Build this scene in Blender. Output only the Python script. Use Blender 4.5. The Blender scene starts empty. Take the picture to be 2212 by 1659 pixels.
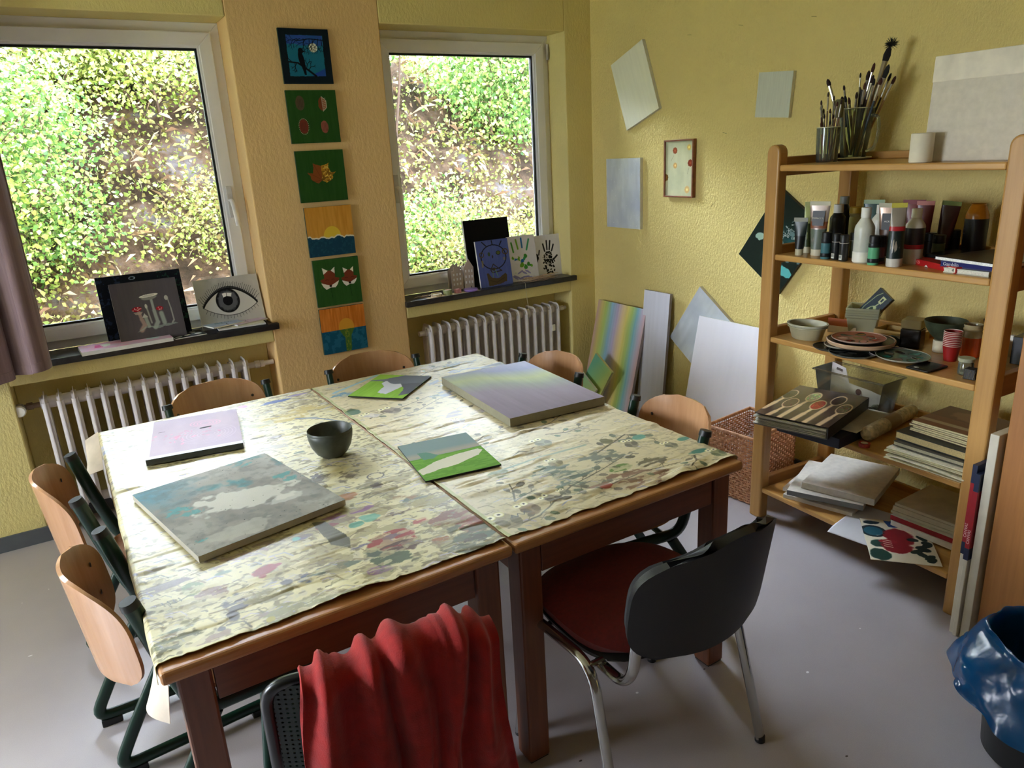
import bpy, math, random
import numpy as np
from mathutils import Vector, Matrix, Euler

PI = math.pi
SC = bpy.context.scene
COL = SC.collection

# ------------------------------------------------------------------ camera
CX, CY, CZ = -3.099, -3.9594, 1.6914
yaw, pitch, roll, fpx = -0.5438, -0.3056, -0.0541, 1584.9
fwd = Vector((-math.sin(yaw) * math.cos(pitch), math.cos(yaw) * math.cos(pitch), math.sin(pitch)))
rgt = Vector((math.cos(yaw), math.sin(yaw), 0)); upv = rgt.cross(fwd)
cr, sr = math.cos(roll), math.sin(roll)
R_, U_ = cr * rgt + sr * upv, -sr * rgt + cr * upv
cd = bpy.data.cameras.new('camera'); cam = bpy.data.objects.new('camera', cd); COL.objects.link(cam)
cam.matrix_world = Matrix(((R_.x, U_.x, -fwd.x, CX), (R_.y, U_.y, -fwd.y, CY), (R_.z, U_.z, -fwd.z, CZ), (0, 0, 0, 1)))
cd.sensor_fit = 'HORIZONTAL'; cd.sensor_width = 36; cd.lens = 36 * fpx / 2212; cd.clip_start = .02
SC.camera = cam

# ------------------------------------------------------------------ light
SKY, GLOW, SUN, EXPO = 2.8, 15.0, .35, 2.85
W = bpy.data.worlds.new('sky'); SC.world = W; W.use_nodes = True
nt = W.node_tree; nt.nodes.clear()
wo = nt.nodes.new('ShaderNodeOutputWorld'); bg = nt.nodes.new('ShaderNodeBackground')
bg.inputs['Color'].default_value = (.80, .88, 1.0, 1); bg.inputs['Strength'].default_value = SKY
# hazy sky, brightest low over the bank the windows look at (a bright lobe added there to light the room)
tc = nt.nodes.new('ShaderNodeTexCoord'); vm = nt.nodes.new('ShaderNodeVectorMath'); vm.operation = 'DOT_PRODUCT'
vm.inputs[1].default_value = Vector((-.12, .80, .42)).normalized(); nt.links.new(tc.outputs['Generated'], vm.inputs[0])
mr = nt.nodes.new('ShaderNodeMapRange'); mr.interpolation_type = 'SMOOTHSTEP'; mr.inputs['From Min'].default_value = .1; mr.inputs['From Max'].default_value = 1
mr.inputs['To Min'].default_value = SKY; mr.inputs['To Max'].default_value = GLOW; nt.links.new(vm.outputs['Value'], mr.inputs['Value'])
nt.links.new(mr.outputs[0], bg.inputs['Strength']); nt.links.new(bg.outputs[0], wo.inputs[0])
sd = bpy.data.lights.new('sun', 'SUN'); sd.energy = SUN; sd.angle = math.radians(6); sd.color = (1, .95, .84)
so = bpy.data.objects.new('sun', sd); COL.objects.link(so)
so.rotation_euler = Vector((.35, .62, -.75)).to_track_quat('-Z', 'Y').to_euler()
WINS = [(-3.39, -2.183), (-1.403, -.2), (-6.0, -4.0)]
for k, (a, b) in enumerate(WINS):                       # portals: they only guide the sky light through the windows
    pd = bpy.data.lights.new('portal', 'AREA'); pd.shape = 'RECTANGLE'; pd.size = b - a; pd.size_y = 1.45
    pd.cycles.is_portal = True
    po = bpy.data.objects.new('portal', pd); COL.objects.link(po)
    po.location = ((a + b) / 2, .3, 1.63); po.rotation_euler = (-PI / 2, 0, 0)
for yc in (-1.2,):
    pd = bpy.data.lights.new('portal', 'AREA'); pd.shape = 'RECTANGLE'; pd.size = 1.4; pd.size_y = 1.3
    pd.cycles.is_portal = True
    po = bpy.data.objects.new('portal', pd); COL.objects.link(po)
    po.location = (-6.4, yc, 1.6); po.rotation_euler = (PI / 2, 0, -PI / 2)
vs = SC.view_settings; vs.view_transform = 'Standard'; vs.look = 'None'; vs.gamma = 1; vs.exposure = EXPO
try: vs.use_curve_mapping = False
except Exception: pass
cy = SC.cycles; cy.max_bounces = 10; cy.diffuse_bounces = 6; cy.glossy_bounces = 4; cy.transparent_max_bounces = 16
cy.transmission_bounces = 8; cy.caustics_reflective = False; cy.caustics_refractive = False
cy.sample_clamp_indirect = 8; cy.use_denoising = True

# ------------------------------------------------------------------ materials
def lin(c):
    return tuple(((x / 255) / 12.92 if x / 255 <= .04045 else ((x / 255 + .055) / 1.055) ** 2.4) for x in c)
def L4(c): return lin(c) + (1,)
class NT:
    def __init__(s, name):
        s.m = bpy.data.materials.new(name); s.m.use_nodes = True; s.t = s.m.node_tree; s.t.nodes.clear()
        s.out = s.n('ShaderNodeOutputMaterial'); s.b = s.n('ShaderNodeBsdfPrincipled'); s.l(s.b.outputs[0], s.out.inputs[0])
    def n(s, k, **kw):
        x = s.t.nodes.new(k)
        for a, v in kw.items(): setattr(x, a, v)
        return x
    def l(s, a, b): s.t.links.new(a, b)
    def co(s): return s.n('ShaderNodeTexCoord').outputs['Object']
    def noise(s, scale, detail=4, rough=.5, vec=None, sc=None):
        x = s.n('ShaderNodeTexNoise'); x.inputs['Scale'].default_value = scale; x.inputs['Detail'].default_value = detail
        x.inputs['Roughness'].default_value = rough
        v = vec or s.co()
        if sc:
            mp = s.n('ShaderNodeMapping'); mp.inputs['Scale'].default_value = sc; s.l(v, mp.inputs[0]); v = mp.outputs[0]
        s.l(v, x.inputs['Vector']); return x.outputs[0]
    def ramp(s, f, stops):
        r = s.n('ShaderNodeValToRGB'); e = r.color_ramp.elements
        while len(e) < len(stops): e.new(.5)
        for i, (p, c) in enumerate(stops): e[i].position = p; e[i].color = L4(c)
        s.l(f, r.inputs[0]); return r.outputs[0]
    def bump(s, h, strength, dist=.01):
        b = s.n('ShaderNodeBump'); b.inputs['Strength'].default_value = strength; b.inputs['Distance'].default_value = dist
        s.l(h, b.inputs['Height']); s.l(b.outputs[0], s.b.inputs['Normal'])
def setp(b, rough=.5, metal=0, spec=.5, trans=0, coat=0, sheen=0, ior=None, alpha=None):
    b.inputs['Roughness'].default_value = rough; b.inputs['Metallic'].default_value = metal
    b.inputs['Specular IOR Level'].default_value = spec
    b.inputs['Transmission Weight'].default_value = trans; b.inputs['Coat Weight'].default_value = coat
    b.inputs['Sheen Weight'].default_value = sheen
    if ior: b.inputs['IOR'].default_value = ior
    if alpha is not None: b.inputs['Alpha'].default_value = alpha
_mc = {}
def M(c, rough=.5, var=.06, nscale=14, bump=0, bscale=60, **kw):
    """plain colour with a slight procedural mottling"""
    key = (tuple(c), rough, var, nscale, bump, bscale, tuple(sorted(kw.items())))
    if key in _mc: return _mc[key]
    t = NT('surface'); setp(t.b, rough, **kw)
    d = tuple(max(0, x * (1 - var)) for x in c); h = tuple(min(255, x * (1 + var)) for x in c)
    t.l(t.ramp(t.noise(nscale), [(.3, d), (.7, h)]), t.b.inputs['Base Color'])
    if bump: t.bump(t.noise(bscale, 3), bump, .003)
    _mc[key] = t.m; return t.m
def plaster(c, scale, strength, c2=None):
    t = NT('plaster'); setp(t.b, .92, spec=.15)
    n1 = t.noise(1.3, 3); col = t.ramp(n1, [(.3, tuple(x * .96 for x in c)), (.7, c)])
    t.l(col, t.b.inputs['Base Color'])
    n = t.noise(scale, 5, .62, sc=(1, 1, .55)); t.bump(n, strength, .012)
    return t.m
def wood(c1, c2, axis='x', rough=.38, scale=9, coat=0.0, spec=.5):
    t = NT('wood'); setp(t.b, rough, coat=coat, spec=spec)
    s = {'x': (.12, 1, 1), 'y': (1, .12, 1), 'z': (1, 1, .12)}[axis]
    n = t.noise(scale, 8, .6, sc=s); n2 = t.noise(scale * 9, 4, .6, sc=tuple(v if v == 1 else .05 for v in s))
    mx = t.n('ShaderNodeMix'); mx.data_type = 'FLOAT'; mx.inputs[0].default_value = .35
    t.l(n, mx.inputs[2]); t.l(n2, mx.inputs[3])
    t.l(t.ramp(mx.outputs[0], [(.35, c1), (.62, c2)]), t.b.inputs['Base Color']); t.bump(n2, .08, .002)
    return t.m
def attr_mat(rough=.55, bump=.25, bscale=420, spec=.4, sheen=0, coat=0):
    t = NT('painted_surface'); setp(t.b, rough, spec=spec, coat=coat)
    a = t.n('ShaderNodeAttribute'); a.attribute_name = 'Col'; t.l(a.outputs['Color'], t.b.inputs['Base Color'])
    if bump: t.bump(t.noise(bscale, 2), bump, .0015)
    return t.m
def glassy(tint=(255, 255, 255), rough=.02, refl=.12, body=0.0):
    """thin clear sheet: transparent with a fresnel reflection and optional milky body"""
    t = NT('clear_sheet'); t.t.nodes.remove(t.b)
    tr = t.n('ShaderNodeBsdfTransparent'); tr.inputs[0].default_value = L4(tint)
    gl = t.n('ShaderNodeBsdfGlossy'); gl.inputs['Roughness'].default_value = rough
    fr = t.n('ShaderNodeFresnel'); fr.inputs[0].default_value = 1.45
    mx = t.n('ShaderNodeMixShader'); t.l(fr.outputs[0], mx.inputs[0]); t.l(tr.outputs[0], mx.inputs[1]); t.l(gl.outputs[0], mx.inputs[2])
    res = mx.outputs[0]
    if body:
        df = t.n('ShaderNodeBsdfDiffuse'); df.inputs[0].default_value = L4(tint); tl = t.n('ShaderNodeBsdfTranslucent'); tl.inputs[0].default_value = L4(tint)
        ad = t.n('ShaderNodeMixShader'); ad.inputs[0].default_value = .5; t.l(df.outputs[0], ad.inputs[1]); t.l(tl.outputs[0], ad.inputs[2])
        m2 = t.n('ShaderNodeMixShader'); m2.inputs[0].default_value = body; t.l(res, m2.inputs[1]); t.l(ad.outputs[0], m2.inputs[2]); res = m2.outputs[0]
    t.l(res, t.out.inputs[0]); return t.m

# ------------------------------------------------------------------ objects
def tag(o, label=None, cat=None, group=None, kind=None):
    if label: o['label'] = label
    if cat: o['category'] = cat
    if group: o['group'] = group
    if kind: o['kind'] = kind
    return o
def empty(name, loc=(0, 0, 0), rz=0, label=None, cat=None, group=None):
    o = bpy.data.objects.new(name, None); COL.objects.link(o); o.location = loc; o.rotation_euler = (0, 0, rz)
    o.empty_display_size = .05
    return tag(o, label, cat, group)
def copy_tree(o, parent=None):
    c = o.copy(); COL.objects.link(c); c.parent = parent
    if parent: c.matrix_parent_inverse = o.matrix_parent_inverse.copy()
    for ch in list(o.children): copy_tree(ch, c)
    return c
def place(o, loc, rz=0, tilt=0, roll=0):
    o.matrix_world = Matrix.Translation(loc) @ Matrix.Rotation(rz, 4, 'Z') @ Matrix.Rotation(tilt, 4, 'X') @ Matrix.Rotation(roll, 4, 'Y')
    return o
class MB:
    def __init__(s): s.v = []; s.f = []; s.m = []
    def add(s, vs, fs, mi=0, mat=None):
        k = len(s.v)
        if mat is not None: vs = [tuple(mat @ Vector(v)) for v in vs]
        s.v += [tuple(v) for v in vs]; s.f += [tuple(i + k for i in f) for f in fs]; s.m += [mi] * len(fs); return s
    def box(s, x0, x1, y0, y1, z0, z1, mi=0, mat=None):
        x0, x1 = min(x0, x1), max(x0, x1); y0, y1 = min(y0, y1), max(y0, y1); z0, z1 = min(z0, z1), max(z0, z1)
        vs = [(x, y, z) for z in (z0, z1) for y in (y0, y1) for x in (x0, x1)]
        return s.add(vs, [(0, 2, 3, 1), (4, 5, 7, 6), (0, 1, 5, 4), (2, 6, 7, 3), (0, 4, 6, 2), (1, 3, 7, 5)], mi, mat)
    def lathe(s, prof, n=24, mi=0, c=(0, 0), sx=1, sy=1, mat=None, closed=False):
        vs = []; fs = []
        for r, z in prof:
            for i in range(n):
                a = 2 * PI * i / n; vs.append((c[0] + max(r, 1e-4) * math.cos(a) * sx, c[1] + max(r, 1e-4) * math.sin(a) * sy, z))
        for j in range(len(prof) - 1):
            for i in range(n): fs.append((j * n + i, j * n + (i + 1) % n, (j + 1) * n + (i + 1) % n, (j + 1) * n + i))
        if not closed:
            fs.append(tuple(range(n))[::-1]); k = (len(prof) - 1) * n; fs.append(tuple(range(k, k + n)))
        return s.add(vs, fs, mi, mat)
    def tube(s, pts, r, n=10, fillet=0, ry=None, mi=0, closed=False, up=(0, 0, 1), fs_=6):
        P = [Vector(p) for p in pts]
        if fillet:
            Q = [P[0]]
            for a, b, c in zip(P, P[1:], P[2:]):
                d1, d2 = (a - b), (c - b); f = min(fillet, d1.length * .49, d2.length * .49)
                p1, p2 = b + d1.normalized() * f, b + d2.normalized() * f
                for k in range(fs_ + 1):
                    t = k / fs_; Q.append((1 - t) ** 2 * p1 + 2 * t * (1 - t) * b + t * t * p2)
            Q.append(P[-1]); P = Q
        N = len(P); T = []
        for i in range(N):
            if closed: t = P[(i + 1) % N] - P[i - 1]
            else: t = P[min(i + 1, N - 1)] - P[max(i - 1, 0)]
            T.append(t.normalized() if t.length > 1e-9 else Vector((0, 0, 1)))
        u = Vector(up); nrm = (u - T[0] * u.dot(T[0]))
        if nrm.length < 1e-3: u = Vector((1, 0, 0)); nrm = (u - T[0] * u.dot(T[0]))
        nrm.normalize(); vs = []; ry = ry or r
        rr = r if isinstance(r, (list, tuple)) else [r] * N
        for i in range(N):
            nrm = nrm - T[i] * nrm.dot(T[i]); nrm.normalize(); bn = T[i].cross(nrm)
            r1 = rr[min(i, len(rr) - 1)]; r2 = r1 if isinstance(r, (list, tuple)) else ry
            for k in range(n):
                a = 2 * PI * k / n; vs.append(P[i] + nrm * (r1 * math.cos(a)) + bn * (r2 * math.sin(a)))
        fs = []
        for j in range(N - 1 + (1 if closed else 0)):
            j2 = (j + 1) % N
            for k in range(n): fs.append((j * n + k, j * n + (k + 1) % n, j2 * n + (k + 1) % n, j2 * n + k))
        if not closed: fs.append(tuple(range(n))[::-1]); k0 = (N - 1) * n; fs.append(tuple(range(k0, k0 + n)))
        return s.add(vs, fs, mi)
    def prism(s, poly, y0, y1, mi=0, mat=None):
        """polygon given in x,z, extruded along y"""
        n = len(poly); vs = [(x, y0, z) for x, z in poly] + [(x, y1, z) for x, z in poly]
        fs = [tuple(range(n)), tuple(range(n, 2 * n))[::-1]] + [(i, i + n, (i + 1) % n + n, (i + 1) % n) for i in range(n)]
        return s.add(vs, fs, mi, mat)
    def sheet(s, fn, nu, nv, th, mi=0):
        """surface fn(u,v)->(point) on a grid, thickened along its normal"""
        P = [[Vector(fn(i / nu, j / nv)) for i in range(nu + 1)] for j in range(nv + 1)]
        a = []; b = []
        for j in range(nv + 1):
            for i in range(nu + 1):
                du = P[j][min(i + 1, nu)] - P[j][max(i - 1, 0)]; dv = P[min(j + 1, nv)][i] - P[max(j - 1, 0)][i]
                n = du.cross(dv); n = n.normalized() if n.length > 1e-12 else Vector((0, 0, 1))
                a.append(P[j][i] + n * th / 2); b.append(P[j][i] - n * th / 2)
        w = nu + 1; N = w * (nv + 1); fs = []
        for j in range(nv):
            for i in range(nu):
                q = (j * w + i, j * w + i + 1, (j + 1) * w + i + 1, (j + 1) * w + i)
                fs.append(q); fs.append(tuple(x + N for x in q[::-1]))
        bd = [i for i in range(w)] + [j * w + nu for j in range(1, nv + 1)] + [nv * w + i for i in range(nu - 1, -1, -1)] + [j * w for j in range(nv - 1, 0, -1)]
        for k in range(len(bd)):
            p, q = bd[k], bd[(k + 1) % len(bd)]; fs.append((q, p, p + N, q + N))
        return s.add(a + b, fs, mi)
    def build(s, name, mats, parent=None, smooth=False, bevel=0, seg=2, ang=35):
        me = bpy.data.meshes.new(name); me.from_pydata(s.v, [], s.f); me.update()
        if not isinstance(mats, (list, tuple)): mats = [mats]
        for m in mats: me.materials.append(m)
        if len(mats) > 1: me.polygons.foreach_set('material_index', s.m)
        o = bpy.data.objects.new(name, me); COL.objects.link(o)
        if parent: o.parent = parent
        if smooth:
            me.polygons.foreach_set('use_smooth', [True] * len(me.polygons))
            try: me.set_sharp_from_angle(angle=math.radians(ang))
            except Exception: pass
        if bevel:
            b = o.modifiers.new('bevel', 'BEVEL'); b.width = bevel; b.segments = seg; b.limit_method = 'ANGLE'; b.angle_limit = math.radians(40)
            b.harden_normals = False
        return o
def text_mesh(name, s, size, mat, parent, loc, rot, extrude=.0003, align='CENTER', sx=1):
    cu = bpy.data.curves.new(name, 'FONT'); cu.body = s; cu.size = size; cu.extrude = extrude; cu.align_x = align; cu.align_y = 'CENTER'; cu.resolution_u = 2
    t = bpy.data.objects.new(name, cu); COL.objects.link(t)
    dg = bpy.context.evaluated_depsgraph_get(); me = bpy.data.meshes.new_from_object(t.evaluated_get(dg))
    bpy.data.objects.remove(t); me.materials.clear(); me.materials.append(mat)
    o = bpy.data.objects.new(name, me); COL.objects.link(o); o.parent = parent
    o.location = loc; o.rotation_euler = rot; o.scale = (sx, 1, 1); return o

# ------------------------------------------------------------------ painter for coloured surfaces
def vnoise(h, w, cells, seed, octv=3, aspect=1.0):
    rs = np.random.RandomState(seed); out = np.zeros((h, w)); amp = 1; tot = 0
    for o in range(octv):
        cy_, cx_ = max(2, int(cells * 2 ** o)), max(2, int(cells * 2 ** o * aspect))
        g = rs.rand(cy_ + 1, cx_ + 1); y = np.linspace(0, cy_ - 1e-6, h); x = np.linspace(0, cx_ - 1e-6, w)
        yi = y.astype(int); xi = x.astype(int); fy = y - yi; fx = x - xi; fy = fy * fy * (3 - 2 * fy); fx = fx * fx * (3 - 2 * fx)
        a = g[yi][:, xi]; b = g[yi][:, xi + 1]; c = g[yi + 1][:, xi]; d = g[yi + 1][:, xi + 1]
        out += amp * ((a * (1 - fx) + b * fx) * (1 - fy)[:, None] + (c * (1 - fx) + d * fx) * fy[:, None]); tot += amp; amp *= .5
    return out / tot
class Art:
    """a little raster: x to the right 0..1, y down 0..1 (in picture widths / heights)"""
    def __init__(s, w, h, col, asp=1.0):
        s.w, s.h, s.asp = w, h, asp; s.a = np.ones((h, w, 3)) * np.array(col, float)
        s.Y, s.X = np.mgrid[0:h, 0:w]; s.X = s.X / (w - 1); s.Y = s.Y / (h - 1)
    def mix(s, mask, col):
        m = np.clip(mask, 0, 1)[..., None]; s.a = s.a * (1 - m) + np.array(col, float) * m; return s
    def soft(s, d, e): return np.clip(.5 - d / e, 0, 1)
    def ell(s, cx, cy_, rx, ry, col, ang=0, e=.15, al=1, noise=0, seed=1, cells=14):
        c, q = math.cos(ang), math.sin(ang); dx = (s.X - cx) * s.asp; dy = s.Y - cy_
        r = np.hypot((dx * c + dy * q) / rx, (-dx * q + dy * c) / ry)
        if noise: r = r + (vnoise(s.h, s.w, cells, seed, 3, s.asp) - .5) * noise
        return s.mix(s.soft(r - 1, e) * al, col)
    def ring(s, cx, cy_, rx, ry, wd, col, ang=0, al=1, a0=None, a1=None):
        c, q = math.cos(ang), math.sin(ang); dx = (s.X - cx) * s.asp; dy = s.Y - cy_
        X, Y = dx * c + dy * q, -dx * q + dy * c
        r = np.hypot(X / rx, Y / ry); m = np.abs(r - 1) * min(rx, ry) < wd
        if a0 is not None: th = np.arctan2(Y, X); m &= (th > a0) & (th < a1)
        return s.mix(m * al, col)
    def poly(s, pts, col, al=1, jag=0, seed=3):
        X, Y = s.X, s.Y
        if jag: X = X + (vnoise(s.h, s.w, 16, seed) - .5) * jag; Y = Y + (vnoise(s.h, s.w, 16, seed + 9) - .5) * jag
        ins = np.zeros(X.shape, bool); n = len(pts)
        for i in range(n):
            x1, y1 = pts[i]; x2, y2 = pts[(i + 1) % n]
            if y1 == y2: continue
            ins ^= ((Y < y1) != (Y < y2)) & (X < (x2 - x1) * (Y - y1) / (y2 - y1) + x1)
        return s.mix(ins * al, col)
    def line(s, pts, wd, col, al=1, w1=None):
        best = np.zeros(s.X.shape)
        for k, (p, q) in enumerate(zip(pts, pts[1:])):
            ax, ay, bx, by = p[0] * s.asp, p[1], q[0] * s.asp, q[1]; dx, dy = bx - ax, by - ay; L = dx * dx + dy * dy + 1e-12
            m = wd if w1 is None else wd + (w1 - wd) * (k + .5) / max(1, len(pts) - 1)
            pad = m * 1.5
            i0, i1 = int(max(0, (min(ay, by) - pad) * (s.h - 1))), int(min(s.h, (max(ay, by) + pad) * (s.h - 1) + 2))
            j0, j1 = int(max(0, (min(ax, bx) - pad) / s.asp * (s.w - 1))), int(min(s.w, (max(ax, bx) + pad) / s.asp * (s.w - 1) + 2))
            if i1 <= i0 or j1 <= j0: continue
            X = s.X[i0:i1, j0:j1] * s.asp; Y = s.Y[i0:i1, j0:j1]
            t = np.clip(((X - ax) * dx + (Y - ay) * dy) / L, 0, 1); d = np.hypot(X - ax - t * dx, Y - ay - t * dy)
            best[i0:i1, j0:j1] = np.maximum(best[i0:i1, j0:j1], np.clip((m - d) / (m * .5) , 0, 1))
        return s.mix(best * al, col)
    def lin(s):
        c = np.clip(s.a / 255, 0, 1); return np.where(c <= .04045, c / 12.92, ((c + .055) / 1.055) ** 2.4)
def grid_mesh(name, P, lincol, mats, extra=None, edge_mat=1, parent=None):
    """P: (h,w,3) points, lincol: (h,w,3) linear colours; extra: MB with closed body in slot edge_mat"""
    h, w, _ = P.shape; v = P.reshape(-1, 3)
    i = np.arange(h * w).reshape(h, w); q = np.stack([i[1:, :-1], i[1:, 1:], i[:-1, 1:], i[:-1, :-1]], -1).reshape(-1, 4)
    ev = np.array(extra.v, float).reshape(-1, 3) if extra else np.zeros((0, 3)); V = np.vstack([v, ev]); nq = len(q)
    loops = list(q.ravel()); starts = list(range(0, nq * 4, 4)); tot = [4] * nq
    if extra:
        for f in extra.f: starts.append(len(loops)); tot.append(len(f)); loops += [x + h * w for x in f]
    me = bpy.data.meshes.new(name); me.vertices.add(len(V)); me.vertices.foreach_set('co', V.ravel())
    me.loops.add(len(loops)); me.loops.foreach_set('vertex_index', np.array(loops, np.int32))
    me.polygons.add(len(starts)); me.polygons.foreach_set('loop_start', np.array(starts, np.int32))
    try: me.polygons.foreach_set('loop_total', np.array(tot, np.int32))
    except Exception: pass
    for m in mats: me.materials.append(m)
    if len(mats) > 1: me.polygons.foreach_set('material_index', np.array([0] * nq + [edge_mat] * (len(starts) - nq), np.int32))
    me.polygons.foreach_set('use_smooth', np.array([True] * nq + [False] * (len(starts) - nq)))
    me.update(calc_edges=True)
    ca = me.color_attributes.new('Col', 'FLOAT_COLOR', 'POINT'); c = np.ones((len(V), 4)); c[:h * w, :3] = lincol.reshape(-1, 3)
    if extra: c[h * w:, :3] = .6
    ca.data.foreach_set('color', c.ravel().astype(np.float32))
    o = bpy.data.objects.new(name, me); COL.objects.link(o)
    if parent: o.parent = parent
    return o
CANV = attr_mat(.75, .3, 500, .15); GLOSSP = attr_mat(.3, .12, 260, .5)
def panel(name, w, h, th, art, edge=(225, 222, 215), mat=None, parent=None, emat=None, sag=0):
    """picture standing in the x-z plane, front towards -y, base centre at the origin, body behind"""
    H, Wd = art.h, art.w; X = (art.X - .5) * w; Z = (1 - art.Y) * h
    P = np.stack([X, np.full_like(X, -.0006), Z], -1)
    mb = MB().box(-w / 2, w / 2, 0, th, 0, h)
    # a thin rolled front rim so the painted face meets the side
    return grid_mesh(name, P, art.lin(), [mat or CANV, emat or M(edge, .8, .03, 40, .3, 500)], mb, parent=parent)

# ================================================================== THE ROOM
random.seed(5)
YEL = plaster((232, 216, 148), 70, .4); YELR = plaster((243, 223, 148), 95, 1.0); OCH = plaster((232, 196, 140), 60, .3)
WHITEP = M((228, 226, 228), .45, .02, 8)
XL, YB, ZC = -6.3, -5.6, 2.78
def struct(o): o['kind'] = 'structure'; return o
mb = MB()
# wall with the windows: y 0 .. .36, radiator niches under the sills
D0, D1, SILL, TOP, NZ, ND = 0, .36, .853, 2.374, .785, .2
ops = sorted(WINS); xs = [XL]
for a, b in ops: xs += [a, b]
xs.append(.2)
for k in range(0, len(xs), 2):
    a, b = xs[k], xs[k + 1]; mb.box(a, b, D0, D1, 0, ZC, 1 if (a, b) == (-2.183, -1.403) else 0)
for a, b in ops:
    mb.box(a, b, D0, D1, TOP, ZC); mb.box(a, b, D0, D1, NZ, SILL); mb.box(a, b, ND, D1, 0, NZ)
wb = struct(mb.build('wall_back', [YEL, OCH]))
bw = wb.modifiers.new('bevel', 'BEVEL'); bw.width = .006; bw.segments = 2; bw.limit_method = 'ANGLE'
struct(MB().box(0, .2, YB, 0, 0, ZC).build('wall_right', YELR))
# left wall, out of the frame, with an unseen window added for more light from the left
LW = [(-1.9, -.5)]
mb = MB().box(XL - .2, XL, YB, LW[0][0], 0, ZC).box(XL - .2, XL, LW[0][1], 0, 0, ZC)
for a, b in LW: mb.box(XL - .2, XL, a, b, 0, .9).box(XL - .2, XL, a, b, 2.3, ZC)
struct(mb.build('wall_left', YEL))
struct(MB().box(-30, XL - .2, -14, 6, -.8, -.7).build('ground', M((120, 128, 96), .9, .2, 2)))
struct(MB().box(XL - .2, .2, YB - .2, YB, 0, ZC).build('wall_front', M((76, 62, 46), .8)))
struct(MB().box(XL - .2, .2, YB - .2, .36, ZC, ZC + .15).build('ceiling', M((226, 222, 204), .9, .02)))
t = NT('linoleum'); setp(t.b, .34, spec=.42)
n = t.noise(420, 2, .7); n2 = t.noise(2.2, 5, .6)
mx = t.n('ShaderNodeMix'); mx.data_type = 'FLOAT'; mx.inputs[0].default_value = .45; t.l(n, mx.inputs[2]); t.l(n2, mx.inputs[3])
t.l(t.ramp(mx.outputs[0], [(.3, (156, 149, 150)), (.5, (166, 159, 160)), (.75, (176, 170, 171))]), t.b.inputs['Base Color'])
rr = t.ramp(t.noise(5, 5, .7), [(.3, (148, 148, 148)), (.7, (168, 168, 168))]); t.l(rr, t.b.inputs['Roughness'])
struct(MB().box(XL, 0, YB, .2, -.1, 0).build('floor', t.m))
SKIRT = M((88, 92, 98), .5, .05)
mb = MB()
for k in range(0, len(xs), 2):
    a, b = xs[k], min(xs[k + 1], 0); mb.box(a, b, -.012, 0, 0, .075)
for a, b in ops:
    mb.box(a, b, ND - .012, ND, 0, .075); mb.box(a - .0, a + .012, -.012, ND, 0, .075); mb.box(b - .012, b, -.012, ND, 0, .075)
struct(mb.build('baseboard_back', SKIRT)); struct(MB().box(-.012, 0, YB, -.012, 0, .075).build('baseboard_right', SKIRT))
# paint drips and specks on the linoleum are wear with a shape of their own
mb = MB(); rs = random.Random(8)
for k in range(70):
    x, y = rs.uniform(-4.2, -.7), rs.uniform(-3.6, -.4); r = rs.uniform(.002, .006)
    mb.lathe([(r, 0), (r * .8, .0006)], 8, rs.randrange(3), (x, y), sx=rs.uniform(.7, 1.8))
o = mb.build('paint_specks', [M((60, 62, 90), .5), M((70, 60, 52), .5), M((225, 225, 225), .5)]); tag(o, 'tiny dried paint specks scattered over the grey linoleum', 'paint specks', kind='stuff')

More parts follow.
